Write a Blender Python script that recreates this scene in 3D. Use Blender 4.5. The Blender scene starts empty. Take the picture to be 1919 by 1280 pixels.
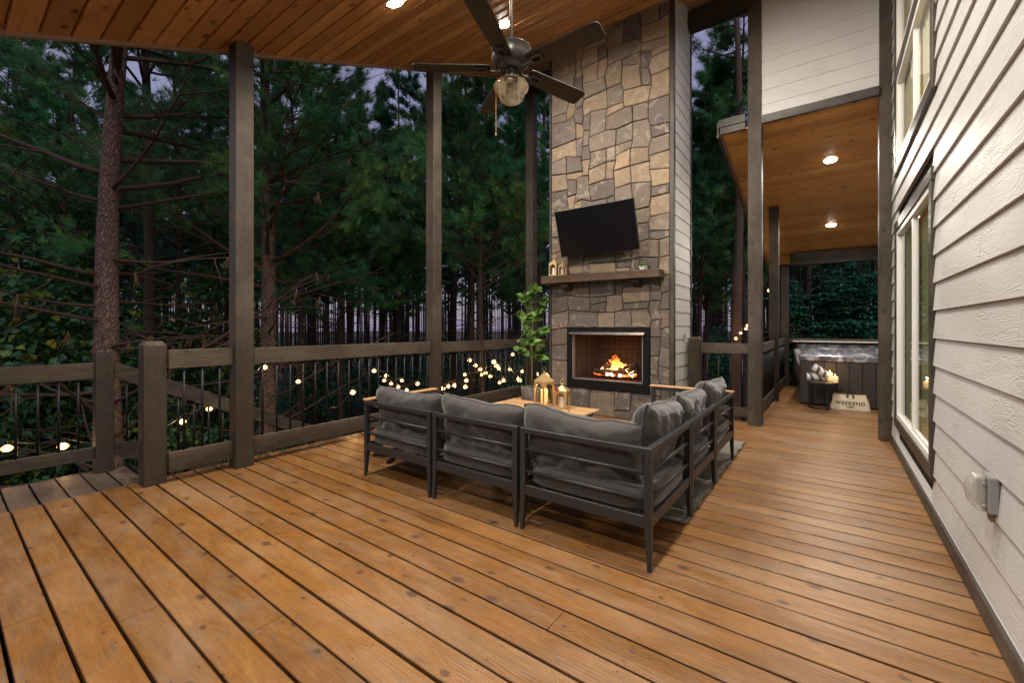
import bpy, bmesh, math, random
from mathutils import Vector, Matrix, noise as mnoise
R=math.radians
random.seed(7)
scene=bpy.context.scene
COL=scene.collection
# ---------------------------------------------------------------- camera
cam_d=bpy.data.cameras.new("camera"); cam=bpy.data.objects.new("camera",cam_d); COL.objects.link(cam)
scene.camera=cam
cam.location=(0,0,1.23); cam.rotation_euler=(R(90),0,R(36.49))
cam_d.lens=36*805/1919; cam_d.sensor_width=36; cam_d.shift_y=-27/1919
cam_d.clip_start=.05; cam_d.clip_end=600
# ---------------------------------------------------------------- world / sky
scene.view_settings.view_transform='Standard'; scene.view_settings.look='None'
scene.view_settings.exposure=0.7; scene.view_settings.gamma=1
world=bpy.data.worlds.new("World"); scene.world=world; world.use_nodes=True
wn=world.node_tree; wn.nodes.clear()
wo=wn.nodes.new('ShaderNodeOutputWorld'); wb=wn.nodes.new('ShaderNodeBackground')
sky=wn.nodes.new('ShaderNodeTexSky'); sky.sky_type='NISHITA'; sky.sun_disc=False
SUN_EL,SUN_ROT=R(4),R(120)
sky.sun_elevation=SUN_EL; sky.sun_rotation=SUN_ROT
mx=wn.nodes.new('ShaderNodeMix'); mx.data_type='RGBA'; mx.blend_type='MIX'; mx.inputs[0].default_value=.7
mx.inputs[7].default_value=(2.35,2.25,3.7,1)
wn.links.new(sky.outputs[0],mx.inputs[6]); wn.links.new(mx.outputs[2],wb.inputs[0])
wb.inputs[1].default_value=.088
wn.links.new(wb.outputs[0],wo.inputs[0])
# ---------------------------------------------------------------- dusk "sun": faint broad after-glow
sd=bpy.data.lights.new("sun",'SUN'); sd.energy=.72; sd.angle=R(18); sd.color=(.88,.94,1)
sun=bpy.data.objects.new("sun",sd); COL.objects.link(sun); sun.rotation_euler=(R(38),0,R(62))
# ================================================================ helpers
def rnd(a,b): return random.uniform(a,b)
F=(-math.sin(R(36.49)),math.cos(R(36.49))); RT=(math.cos(R(36.49)),math.sin(R(36.49)))
def at(u,d): # ground plan position for a picture column at a depth
    l=(u-959.5)/805*d; return (F[0]*d+RT[0]*l, F[1]*d+RT[1]*l)
def zat(v,d): return 1.23-(v-613)/805*d
class MB:
    def __init__(s): s.v=[];s.f=[];s.c=[];s.col=None
    def add(s,vs,fs,col=None):
        n=len(s.v); s.v+= [tuple(v) for v in vs]; s.f+=[tuple(i+n for i in f) for f in fs]
        s.c+=[col]*len(fs); 
        if col is not None: s.col=True
        return s
    def box(s,x0,x1,y0,y1,z0,z1,col=None,M=None):
        vs=[(x,y,z) for z in (z0,z1) for y in (y0,y1) for x in (x0,x1)]
        if M is not None: vs=[M@Vector(v) for v in vs]
        return s.add(vs,[(0,2,3,1),(4,5,7,6),(0,1,5,4),(2,6,7,3),(0,4,6,2),(1,3,7,5)],col)
    def tube(s,pts,r,n=8,cap=True,col=None):
        P=[Vector(p) for p in pts]; m=len(P); rs=r if isinstance(r,(list,tuple)) else [r]*m
        vs=[]; up=None
        for i,p in enumerate(P):
            t=(P[min(i+1,m-1)]-P[max(i-1,0)])
            if t.length<1e-9: t=Vector((0,0,1))
            t.normalize()
            if up is None:
                up=Vector((1,0,0)) if abs(t.x)<.8 else Vector((0,1,0))
            a=(up-t*up.dot(t)); 
            if a.length<1e-6: a=t.orthogonal()
            a.normalize(); b=t.cross(a); up=a
            for k in range(n):
                an=2*math.pi*k/n; vs.append(p+(a*math.cos(an)+b*math.sin(an))*rs[i])
        fs=[]
        for i in range(m-1):
            for k in range(n):
                k2=(k+1)%n; fs.append((i*n+k,i*n+k2,(i+1)*n+k2,(i+1)*n+k))
        if cap: fs.append(tuple(range(n-1,-1,-1))); fs.append(tuple((m-1)*n+k for k in range(n)))
        return s.add(vs,fs,col)
    def lathe(s,prof,c=(0,0,0),n=24,rot=0,capb=False,capt=False,col=None):
        vs=[];m=len(prof)
        for r,z in prof:
            for k in range(n):
                an=rot+2*math.pi*k/n; vs.append((c[0]+r*math.cos(an),c[1]+r*math.sin(an),c[2]+z))
        fs=[(i*n+k,i*n+(k+1)%n,(i+1)*n+(k+1)%n,(i+1)*n+k) for i in range(m-1) for k in range(n)]
        if capb: fs.append(tuple(range(n-1,-1,-1)))
        if capt: fs.append(tuple((m-1)*n+k for k in range(n)))
        return s.add(vs,fs,col)
    def prism(s,poly,axis,a,b,col=None):
        n=len(poly)
        def p3(q,t):
            return {'x':(t,q[0],q[1]),'y':(q[0],t,q[1]),'z':(q[0],q[1],t)}[axis]
        vs=[p3(q,a) for q in poly]+[p3(q,b) for q in poly]
        fs=[tuple(range(n-1,-1,-1)),tuple(range(n,2*n))]+[(k,(k+1)%n,n+(k+1)%n,n+k) for k in range(n)]
        return s.add(vs,fs,col)
    def build(s,name,mat,parent=None,bevel=0,smooth=False,fix=True,origin=None,seg=1):
        me=bpy.data.meshes.new(name); 
        vs=s.v
        if origin: vs=[(a-origin[0],b-origin[1],c-origin[2]) for a,b,c in vs]
        me.from_pydata(vs,[],s.f)
        if fix:
            bm=bmesh.new(); bm.from_mesh(me); bmesh.ops.recalc_face_normals(bm,faces=bm.faces); bm.to_mesh(me); bm.free()
        if s.col:
            at_=me.color_attributes.new("tint",'FLOAT_COLOR','CORNER')
            buf=[]
            for f,c in zip(s.f,s.c):
                c=c or (1,1,1); buf+= [c[0],c[1],c[2],1.0]*len(f)
            at_.data.foreach_set('color',buf)
        o=bpy.data.objects.new(name,me); COL.objects.link(o); me.materials.append(mat)
        if parent: 
            o.parent=parent
        if origin: o.location=origin
        if smooth:
            me.shade_smooth() if hasattr(me,'shade_smooth') else [setattr(p,'use_smooth',True) for p in me.polygons]
        if bevel:
            b=o.modifiers.new("bevel",'BEVEL'); b.width=bevel; b.segments=seg; b.limit_method='ANGLE'; b.angle_limit=R(40)
        return o
def tag(o,label=None,cat=None,group=None,kind=None):
    if label: o['label']=label
    if cat: o['category']=cat
    if group: o['group']=group
    if kind: o['kind']=kind
    return o
def thing(name,label,cat,loc=(0,0,0),rz=0,group=None):
    o=bpy.data.objects.new(name,None); COL.objects.link(o); o.location=loc; o.rotation_euler=(0,0,rz); o.empty_display_size=.1
    return tag(o,label,cat,group)
def kids(o): return [c for c in bpy.data.objects if c.parent==o]
def dup(root,loc,rz,label,group=None,scale=1,ch=None):
    r=root.copy(); COL.objects.link(r); r.location=loc; r.rotation_euler=(0,0,rz); r.scale=(scale,)*3
    r['label']=label
    if group: r['group']=group
    for c in (ch if ch is not None else kids(root)):
        k=c.copy(); COL.objects.link(k); k.parent=r
        for g in (kids(c) if ch is None else []):
            q=g.copy(); COL.objects.link(q); q.parent=k
    return r
# ---------------------------------------------------------------- materials
def newmat(name):
    m=bpy.data.materials.new(name); m.use_nodes=True; nt=m.node_tree
    b=nt.nodes['Principled BSDF']; return m,nt,b
class N:
    def __init__(s,nt): s.nt=nt
    def __call__(s,t,**k):
        n=s.nt.nodes.new('ShaderNode'+t)
        for a,b in k.items(): setattr(n,a,b)
        return n
    def link(s,a,b): s.nt.links.new(a,b)
    def math(s,op,a,b=None,c=None,clamp=False):
        n=s.nt.nodes.new('ShaderNodeMath'); n.operation=op; n.use_clamp=clamp
        for i,x in enumerate((a,b,c)):
            if x is None: continue
            if isinstance(x,(int,float)): n.inputs[i].default_value=x
            else: s.nt.links.new(x,n.inputs[i])
        return n.outputs[0]
    def mix(s,f,a,b,blend='MIX'):
        n=s.nt.nodes.new('ShaderNodeMix'); n.data_type='RGBA'; n.blend_type=blend
        for i,x in ((0,f),(6,a),(7,b)):
            if isinstance(x,(int,float)): n.inputs[i].default_value=x
            elif isinstance(x,tuple): n.inputs[i].default_value=(*x,1) if len(x)==3 else x
            else: s.nt.links.new(x,n.inputs[i])
        return n.outputs[2]
    def noise(s,vec,scale,detail=3,rough=.5,dist=0):
        n=s.nt.nodes.new('ShaderNodeTexNoise'); n.inputs['Scale'].default_value=scale; n.inputs['Detail'].default_value=detail
        n.inputs['Roughness'].default_value=rough; n.inputs['Distortion'].default_value=dist
        if vec is not None: s.nt.links.new(vec,n.inputs['Vector'])
        return n.outputs['Fac']
    def ramp(s,f,stops):
        n=s.nt.nodes.new('ShaderNodeValToRGB'); e=n.color_ramp.elements
        while len(e)<len(stops): e.new(.5)
        for x,(p,c) in zip(e,stops): 
            x.position=p; x.color=(*c,1) if len(c)==3 else c
        s.nt.links.new(f,n.inputs[0]); return n.outputs[0]
    def comb(s,x,y,z):
        n=s.nt.nodes.new('ShaderNodeCombineXYZ')
        for i,a in enumerate((x,y,z)):
            if isinstance(a,(int,float)): n.inputs[i].default_value=a
            else: s.nt.links.new(a,n.inputs[i])
        return n.outputs[0]
    def obj(s):
        c=s.nt.nodes.new('ShaderNodeTexCoord'); p=s.nt.nodes.new('ShaderNodeSeparateXYZ'); s.nt.links.new(c.outputs['Object'],p.inputs[0])
        return c.outputs['Object'],p.outputs[0],p.outputs[1],p.outputs[2]
    def bump(s,h,strength,dist=.01,normal=None):
        n=s.nt.nodes.new('ShaderNodeBump'); n.inputs['Strength'].default_value=strength; n.inputs['Distance'].default_value=dist
        s.nt.links.new(h,n.inputs['Height'])
        if normal is not None: s.nt.links.new(normal,n.inputs['Normal'])
        return n.outputs[0]
    def wnoise(s,v):
        n=s.nt.nodes.new('ShaderNodeTexWhiteNoise'); n.noise_dimensions='1D'; s.nt.links.new(v,n.inputs['W']); return n.outputs['Value'],n.outputs['Color']
def simple(name,col,rough=.6,metal=0,var=.15,scale=20,bump=.0,spec=None,coat=0):
    m,nt,b=newmat(name); n=N(nt); o,x,y,z=n.obj()
    f=n.noise(o,scale,4,.6)
    c=n.mix(f,tuple(v*(1-var) for v in col),tuple(min(1,v*(1+var)) for v in col)); n.link(c,b.inputs['Base Color'])
    r=n.math('MULTIPLY_ADD',f,.25,rough-.12); n.link(r,b.inputs['Roughness'])
    b.inputs['Metallic'].default_value=metal
    if spec is not None: b.inputs['Specular IOR Level'].default_value=spec
    b.inputs['Coat Weight'].default_value=coat
    if bump: n.link(n.bump(n.noise(o,scale*4,4,.6),bump,.003),b.inputs['Normal'])
    return m
def plank(name,pal,along,across,pitch,off,rough=.45,bump=.3,knot=.6,knotcol=(.08,.035,.015),ring=9,stain=None,stretch=7,spec=.5,grain=.5,bv=.45,nails=False,wearf=.3):
    """timber boards that run along one axis; tone, figure and knots change from board to board"""
    m,nt,b=newmat(name); n=N(nt); o,x,y,z=n.obj(); A={'x':x,'y':y,'z':z}
    al=A[along]; ac=A[across]
    idx=n.math('FLOOR',n.math('DIVIDE',n.math('SUBTRACT',ac,off),pitch))
    rv,rc=n.wnoise(n.math('ADD',idx,.37)); rv2,_=n.wnoise(n.math('MULTIPLY_ADD',idx,1.7,91.3))
    sh=n.math('MULTIPLY',rv,37.0); other=[q for q in 'xyz' if q not in (along,across)][0]
    oth=n.math('MULTIPLY',A[other],1.0)
    al2=n.math('ADD',al,sh)
    # knots
    kv=n.comb(n.math('MULTIPLY',al2,3.3),n.math('MULTIPLY_ADD',idx,13.0,n.math('MULTIPLY',ac,5.2)),0.0)
    vo=n('TexVoronoi',voronoi_dimensions='2D'); vo.inputs['Scale'].default_value=1.0; vo.inputs['Randomness'].default_value=.95; n.link(kv,vo.inputs['Vector'])
    sel=n('SeparateColor'); n.link(vo.outputs['Color'],sel.inputs[0])
    ksz=n.math('MULTIPLY_ADD',n.math('GREATER_THAN',sel.outputs[0],1-knot),n.math('MULTIPLY_ADD',n.math('POWER',sel.outputs[1],2.0),.10,.045),.0001)
    kd=n.math('DIVIDE',vo.outputs['Distance'],ksz)
    kfac=n.math('SUBTRACT',1.0,n.math('SMOOTH_MIN',n.math('POWER',kd,3.0),1.0,.3),clamp=True)
    kinf=n.math('MULTIPLY',n.math('POWER',2.718,n.math('MULTIPLY',n.math('MINIMUM',vo.outputs['Distance'],1.0),-9.0)),n.math('GREATER_THAN',sel.outputs[0],1-knot))
    # figure: contour lines of a stretched noise
    gv=n.comb(al2,n.math('MULTIPLY',ac,stretch),n.math('MULTIPLY_ADD',oth,stretch,sh))
    big=n.noise(gv,.8,2,.45,.2)
    fig=n.math('ADD',n.math('MULTIPLY',big,ring*3.0),n.math('MULTIPLY',kinf,4.0))
    rings=n.math('MULTIPLY_ADD',n.math('SINE',n.math('MULTIPLY',fig,6.28)),.5,.5)
    fine=n.noise(n.comb(n.math('MULTIPLY',al2,3.0),n.math('MULTIPLY',ac,160.0),n.math('MULTIPLY',oth,160.0)),1.0,3,.6)
    cl=n.noise(n.comb(al2,n.math('MULTIPLY',ac,3.0),oth),2.8,7,.72,.5)
    base=n.ramp(n.math('ADD',n.math('MULTIPLY',rv2,bv),n.math('MULTIPLY',cl,1-bv)),[(.15,pal[0]),(.5,pal[1]),(.85,pal[2])])
    g=n.math('MULTIPLY_ADD',rings,.26*grain,n.math('MULTIPLY',fine,.8*grain))
    dark=n.mix(1.0,base,(.62,.52,.44),'MULTIPLY')
    c=n.mix(g,base,dark)
    blot=n.noise(n.comb(n.math('MULTIPLY',al2,1.2),n.math('MULTIPLY',ac,5.0),oth),5,5,.7)
    if stain:
        bf=n.ramp(blot,[(.52,(0,0,0)),(.72,(1,1,1))])
        c=n.mix(n.math('MULTIPLY',bf,stain[1]),c,stain[0])
    wear=n.noise(n.comb(n.math('MULTIPLY',al,.9),n.math('MULTIPLY',ac,2.2),n.math('MULTIPLY',oth,.9)),1.3,6,.7,.4)
    c=n.mix(n.math('MULTIPLY',n.ramp(wear,[(.45,(0,0,0)),(.68,(1,1,1))]),wearf),c,n.mix(1.0,n.mix(.40,c,(.34,.28,.22)),(1.15,1.13,1.10),'MULTIPLY'))
    kf2=n.math('MULTIPLY',kinf,.16)
    c=n.mix(kf2,c,knotcol); c=n.mix(n.math('MULTIPLY',kfac,.85),c,knotcol)
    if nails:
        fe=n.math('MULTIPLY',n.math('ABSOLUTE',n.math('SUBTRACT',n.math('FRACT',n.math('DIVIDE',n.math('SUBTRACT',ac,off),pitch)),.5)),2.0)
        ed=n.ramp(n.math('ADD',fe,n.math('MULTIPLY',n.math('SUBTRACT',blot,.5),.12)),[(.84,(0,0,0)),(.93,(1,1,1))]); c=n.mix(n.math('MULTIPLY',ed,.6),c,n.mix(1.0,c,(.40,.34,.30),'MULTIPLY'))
        fx=n.math('ABSOLUTE',n.math('SUBTRACT',n.math('FRACT',n.math('DIVIDE',al,.4064)),.5)); fx=n.math('MULTIPLY',fx,.4064)
        fr=n.math('FRACT',n.math('DIVIDE',n.math('SUBTRACT',ac,off),pitch)); fy=n.math('MULTIPLY',n.math('ABSOLUTE',n.math('SUBTRACT',n.math('ABSOLUTE',n.math('SUBTRACT',fr,.5)),.29)),pitch)
        dd=n.math('SQRT',n.math('ADD',n.math('POWER',fx,2.0),n.math('POWER',fy,2.0))); nm=n.math('LESS_THAN',dd,.0042)
        c=n.mix(n.math('MULTIPLY',nm,.8),c,(.03,.022,.018))
    n.link(c,b.inputs['Base Color'])
    n.link(n.math('MULTIPLY_ADD',blot,.4,rough-.2),b.inputs['Roughness'])
    h=n.math('ADD',n.math('MULTIPLY',rings,.2),n.math('MULTIPLY',fine,.7))
    n.link(n.bump(h,bump,.004),b.inputs['Normal']); b.inputs['Specular IOR Level'].default_value=spec
    return m
M={}
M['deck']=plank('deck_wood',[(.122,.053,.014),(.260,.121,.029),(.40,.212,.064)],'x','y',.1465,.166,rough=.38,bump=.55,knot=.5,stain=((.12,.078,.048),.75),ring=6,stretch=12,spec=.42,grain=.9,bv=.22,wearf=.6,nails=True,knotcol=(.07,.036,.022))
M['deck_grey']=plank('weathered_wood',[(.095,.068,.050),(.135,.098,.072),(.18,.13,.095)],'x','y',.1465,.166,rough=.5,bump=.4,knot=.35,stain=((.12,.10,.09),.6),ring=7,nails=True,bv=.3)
M['ceil']=plank('pine_ceiling',[(.33,.14,.040),(.55,.26,.080),(.70,.37,.125)],'x','y',.155,.128,rough=.4,bump=.12,knot=.8,ring=4,stretch=12,stain=((.22,.085,.03),.6),knotcol=(.07,.028,.014),grain=.7)
M['soffit']=plank('pine_soffit',[(.42,.18,.048),(.64,.31,.085),(.76,.42,.13)],'x','y',.14,.0,rough=.4,bump=.12,knot=.8,ring=4,stretch=12,stain=((.25,.10,.035),.5),knotcol=(.07,.028,.014),grain=.7)
DK=[(.036,.029,.022),(.066,.053,.040),(.115,.094,.072)]
M['post']=plank('stained_post',DK,'z','x',.2,-.1,rough=.6,bump=.8,grain=1.0,stain=((.028,.024,.020),.7),knot=.35,knotcol=(.03,.024,.02),ring=8,stretch=8,spec=.3)
M['railx']=plank('stained_rail_x',DK,'x','z',.3,-.1,rough=.6,bump=.8,grain=1.0,stain=((.028,.024,.020),.7),knot=.3,knotcol=(.03,.024,.02),ring=8,stretch=8,spec=.3)
M['raily']=plank('stained_rail_y',DK,'y','z',.3,-.1,rough=.6,bump=.8,grain=1.0,stain=((.028,.024,.020),.7),knot=.3,knotcol=(.03,.024,.02),ring=8,stretch=8,spec=.3)
M['beam']=plank('stained_beam',[(.022,.018,.015),(.032,.026,.021),(.045,.037,.03)],'x','z',.5,-.1,rough=.6,bump=.3,knot=.2,knotcol=(.02,.015,.012),spec=.3)
M['trim']=plank('dark_trim',[(.030,.025,.021),(.044,.036,.030),(.058,.048,.04)],'y','z',.5,-.1,rough=.45,bump=.5,knot=.1,knotcol=(.02,.015,.012),spec=.4)
M['trimz']=plank('dark_trim_upright',[(.030,.025,.021),(.044,.036,.030),(.058,.048,.04)],'z','x',.5,-.1,rough=.45,bump=.5,knot=.1,knotcol=(.02,.015,.012),spec=.4)
M['mantel']=plank('mantel_wood',[(.045,.025,.014),(.068,.038,.021),(.10,.058,.032)],'x','z',.5,-.1,rough=.55,bump=.6,knot=.3,knotcol=(.03,.018,.01),spec=.35)
M['fasc']=plank('light_fascia',[(.20,.13,.075),(.26,.17,.10),(.30,.2,.12)],'y','z',.5,-.1,rough=.6,bump=.2,knot=.1)
M['teak']=plank('teak',[(.42,.24,.10),(.50,.30,.135),(.55,.34,.16)],'x','y',.09,0,rough=.45,bump=.1,knot=.0,ring=3,grain=.35)
M['teaky']=plank('teak_y',[(.42,.24,.10),(.50,.30,.135),(.55,.34,.16)],'y','x',.2,0,rough=.45,bump=.1,knot=.0,ring=3,grain=.35)
def siding_mat(name,along,off=.107,col=((.47,.46,.445),(.57,.56,.545))):
    m,nt,b=newmat(name); n=N(nt); o,x,y,z=n.obj(); al=y if along=='y' else x; ot=x if along=='y' else y
    idx=n.math('FLOOR',n.math('DIVIDE',n.math('SUBTRACT',z,off),.1755)); rv,_=n.wnoise(n.math('ADD',idx,.5))
    al2=n.math('MULTIPLY_ADD',rv,19.0,al)
    v=n.comb(n.math('MULTIPLY',al2,1.0),n.math('MULTIPLY',z,6.0),n.math('MULTIPLY',ot,.3))
    big=n.noise(v,1.7,2.4,.5,.15)
    rings=n.math('MULTIPLY_ADD',n.math('SINE',n.math('MULTIPLY',big,170.0)),.5,.5)
    mask=n.ramp(n.noise(n.comb(al2,n.math('MULTIPLY',z,1.6),0.0),1.9,2,.5),[(.44,(.06,.06,.06)),(.64,(1,1,1))])
    fine=n.noise(n.comb(n.math('MULTIPLY',al2,14.0),n.math('MULTIPLY',z,90.0),0.0),1.0,4,.65)
    h=n.math('ADD',n.math('MULTIPLY',n.math('MULTIPLY',rings,mask),.8),n.math('MULTIPLY',fine,.75))
    dirt=n.noise(o,2.2,5,.6)
    c=n.mix(dirt,col[0],col[1]); c=n.mix(n.math('MULTIPLY',n.math('MULTIPLY',rings,mask),.14),c,(.42,.40,.40))
    n.link(c,b.inputs['Base Color']); n.link(n.math('MULTIPLY_ADD',fine,.3,.36),b.inputs['Roughness'])
    n.link(n.bump(h,.6,.0035),b.inputs['Normal']); return m
M['siding']=siding_mat('siding_y','y'); M['sidingx']=siding_mat('siding_x','x')
def stone_mat():
    m,nt,b=newmat('field_stone'); n=N(nt); o,x,y,z=n.obj()
    at_=n('VertexColor',layer_name='tint')
    f=n.noise(o,8,7,.75,.9); g=n.noise(o,34,6,.8); w=n.noise(o,4.4,6,.65,1.8)
    c=n.mix(n.math('MULTIPLY_ADD',f,.9,.1),n.mix(1.0,at_.outputs[0],(.25,.24,.25),'MULTIPLY'),n.mix(1.0,at_.outputs[0],(1.9,1.78,1.6),'MULTIPLY'))
    pale=n.ramp(w,[(.56,(0,0,0)),(.60,(1,1,1)),(.68,(1,1,1)),(.70,(0,0,0))])
    c=n.mix(n.math('MULTIPLY',pale,.55),c,(.34,.29,.22))
    rust=n.ramp(n.noise(o,2.3,4,.6,.9),[(.58,(0,0,0)),(.7,(1,1,1))]); c=n.mix(n.math('MULTIPLY',rust,.35),c,(.22,.13,.06))
    c=n.mix(n.math('MULTIPLY',g,.35),c,n.mix(1.0,c,(.5,.48,.46),'MULTIPLY'))
    n.link(c,b.inputs['Base Color']); b.inputs['Roughness'].default_value=.72
    h=n.math('ADD',n.math('MULTIPLY',f,.8),n.math('MULTIPLY',g,.5)); n.link(n.bump(h,1.0,.02),b.inputs['Normal']); return m
M['stone']=stone_mat()
M['mortar']=simple('mortar',(.115,.103,.092),.9,var=.3,scale=30,bump=.5)
M['metal']=simple('charcoal_metal',(.020,.021,.023),.42,.0,var=.12,scale=8,spec=.6)
M['black']=simple('black_metal',(.009,.009,.010),.4,.0,var=.2,spec=.3)
M['blackmatte']=simple('black_matte',(.006,.006,.006),.6,var=.3,spec=.15)
M['fan']=simple('aged_bronze',(.05,.043,.038),.35,.5,var=.2,scale=12)
M['rod']=simple('brushed_rod',(.22,.19,.16),.3,.9,var=.1)
M['gold']=simple('satin_gold',(.56,.38,.17),.42,.55,var=.1,scale=10)
M['white']=simple('white_vinyl',(.74,.73,.70),.4,var=.05)
M['plastic']=simple('grey_plastic',(.24,.235,.23),.4,var=.06)
M['wire']=simple('cable_black',(.02,.025,.025),.4,var=.1)
M['candle']=None
def fabric(name,col,scale=900):
    m,nt,b=newmat(name); n=N(nt); o,x,y,z=n.obj()
    f=n.noise(o,5,4,.6); t=n.noise(o,350,2,.5)
    c=n.mix(n.math('MULTIPLY_ADD',t,.6,n.math('MULTIPLY',f,.4)),tuple(v*.72 for v in col),tuple(v*1.3 for v in col))
    n.link(c,b.inputs['Base Color']); b.inputs['Roughness'].default_value=.85
    b.inputs['Sheen Weight'].default_value=.35; b.inputs['Sheen Roughness'].default_value=.5
    rg=n.math('ABSOLUTE',n.math('SUBTRACT',n.noise(o,7.5,3,.55,1.1),.5)); h=n.math('ADD',n.math('MULTIPLY',n.math('SQRT',rg),-1.2),n.math('ADD',n.math('MULTIPLY',n.noise(o,16,4,.6,.7),.6),n.math('MULTIPLY',t,.06))); n.link(n.bump(h,.30,.012),b.inputs['Normal'])
    return m
M['cush']=fabric('charcoal_fabric',(.029,.0255,.0235)); M['pipe']=fabric('dark_piping',(.012,.011,.010))
M['canvas']=fabric('cream_canvas',(.58,.50,.38))
def fadeleaf(name,cols,rough=.5,trans=.35,nz=3.0):
    m,nt,b=newmat(name); n=N(nt); at_=n('VertexColor',layer_name='tint'); o,x,y,z=n.obj()
    f=n.noise(o,nz,3,.6); base=n.ramp(f,[(.3,cols[0]),(.5,cols[1]),(.72,cols[2])])
    c=n.mix(1.0,base,at_.outputs[0],'MULTIPLY'); n.link(c,b.inputs['Base Color']); b.inputs['Roughness'].default_value=rough
    b.inputs['Specular IOR Level'].default_value=.3
    tr=n('BsdfTranslucent'); n.link(c,tr.inputs[0]); ms=n('MixShader'); ms.inputs[0].default_value=trans
    n.link(b.outputs[0],ms.inputs[1]); n.link(tr.outputs[0],ms.inputs[2]); n.link(ms.outputs[0],nt.nodes['Material Output'].inputs[0])
    return m
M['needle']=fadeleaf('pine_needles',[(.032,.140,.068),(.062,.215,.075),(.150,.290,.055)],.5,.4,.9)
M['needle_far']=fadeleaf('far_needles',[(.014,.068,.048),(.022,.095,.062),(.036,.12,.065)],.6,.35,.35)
M['dead']=fadeleaf('dead_needles',[(.10,.05,.025),(.14,.075,.035),(.18,.10,.05)],.7,.2)
M['leaf']=fadeleaf('broad_leaves',[(.020,.070,.035),(.036,.110,.042),(.07,.155,.045)],.45,.35,1.5)
M['leafdark']=fadeleaf('dark_leaves',[(.030,.125,.080),(.050,.18,.10),(.065,.22,.11)],.45,.35,1.5)
M['ficus']=fadeleaf('potted_leaves',[(.09,.19,.05),(.16,.30,.08),(.28,.42,.14)],.35,.25,6)
def bark(name,c0,c1,sc=1):
    m,nt,b=newmat(name); n=N(nt); o,x,y,z=n.obj()
    v=n.comb(n.math('MULTIPLY',x,1.0),y,n.math('MULTIPLY',z,.30)); vo=n('TexVoronoi',feature='DISTANCE_TO_EDGE'); vo.inputs['Scale'].default_value=42*sc; 
    nz=n.noise(v,9,4,.6); vv=n('VectorMath',operation='ADD'); n.link(v,vv.inputs[0]); n.link(n.comb(n.math('MULTIPLY',nz,.12),n.math('MULTIPLY',nz,.10),n.math('MULTIPLY',nz,.06)),vv.inputs[1]); n.link(vv.outputs[0],vo.inputs['Vector'])
    e=n.ramp(vo.outputs['Distance'],[(.0,(0,0,0)),(.16,(1,1,1))]); f=n.noise(o,30,5,.7)
    c=n.mix(f,c0,c1); c=n.mix(e,n.mix(1.0,c,(.52,.46,.44),'MULTIPLY'),c); n.link(c,b.inputs['Base Color']); b.inputs['Roughness'].default_value=.9
    n.link(n.bump(n.math('ADD',e,n.math('MULTIPLY',f,.6)),.9,.02),b.inputs['Normal']); return m
M['bark']=bark('pine_bark',(.12,.070,.050),(.25,.155,.115)); M['barkmid']=bark('mid_bark',(.045,.026,.018),(.10,.06,.044)); M['barkdark']=bark('dark_bark',(.020,.013,.010),(.045,.030,.024),.8); M['limb']=simple('limb_bark',(.055,.028,.018),.9,var=.4,scale=14)
def emit(name,col,s):
    m,nt,b=newmat(name); b.inputs['Base Color'].default_value=(*col,1); b.inputs['Emission Color'].default_value=(*col,1); b.inputs['Emission Strength'].default_value=s; return m
M['lens']=emit('lamp_lens',(1,.92,.80),55); M['bulb']=emit('bulb_glass',(1,.5,.16),3.0)
_nt=M['bulb'].node_tree; _n=N(_nt); _b=_nt.nodes['Principled BSDF']; _l=_n('LayerWeight'); _l.inputs[0].default_value=.5; _n.link(_n.ramp(_l.outputs['Facing'],[(.0,(1,.72,.40)),(.45,(1,.52,.18)),(1,(1,.30,.05))]),_b.inputs['Emission Color']); _n.link(_n.math('MULTIPLY_ADD',_n.math('POWER',_l.outputs['Facing'],.5),-3.4,4.4),_b.inputs['Emission Strength']); M['flamey']=emit('candle_flame',(1,.55,.15),14)
def glassmat(name,tint=(1,1,1),refl=1.0,ior=1.5,rough=0.0):
    m,nt,b=newmat(name); n=N(nt); nt.nodes.remove(b); out=nt.nodes['Material Output']
    t=n('BsdfTransparent'); t.inputs[0].default_value=(*tint,1); g=n('BsdfGlossy'); g.inputs['Roughness'].default_value=rough
    g.inputs[0].default_value=(refl,refl,refl,1)
    f=n('Fresnel'); ge=n('NewGeometry'); n.link(n.math('MULTIPLY_ADD',ge.outputs['Backfacing'],1/ior-ior,ior),f.inputs[0]); ms=n('MixShader'); n.link(f.outputs[0],ms.inputs[0]); n.link(t.outputs[0],ms.inputs[1]); n.link(g.outputs[0],ms.inputs[2]); n.link(ms.outputs[0],out.inputs[0]); return m
M['glass']=glassmat('window_glass',(.9,.93,.88),.95,1.6); M['clear']=glassmat('clear_glass',(.95,.93,.88),1,1.45); M['shade']=glassmat('amber_glass',(.93,.86,.74),1,1.5,.05)
_nt=M['shade'].node_tree; _n=N(_nt); _o=_nt.nodes['Material Output']; _src=_o.inputs[0].links[0].from_socket; _d=_n('BsdfTranslucent'); _d.inputs[0].default_value=(.75,.6,.42,1); _m=_n('MixShader'); _m.inputs[0].default_value=.14; _n.link(_src,_m.inputs[1]); _n.link(_d.outputs[0],_m.inputs[2]); _n.link(_m.outputs[0],_o.inputs[0])
M['curtain']=simple('olive_curtain',(.22,.23,.13),.8,var=.2,scale=3); M['blind']=simple('cream_blind',(.75,.68,.50),.8,var=.06,scale=3)
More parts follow.
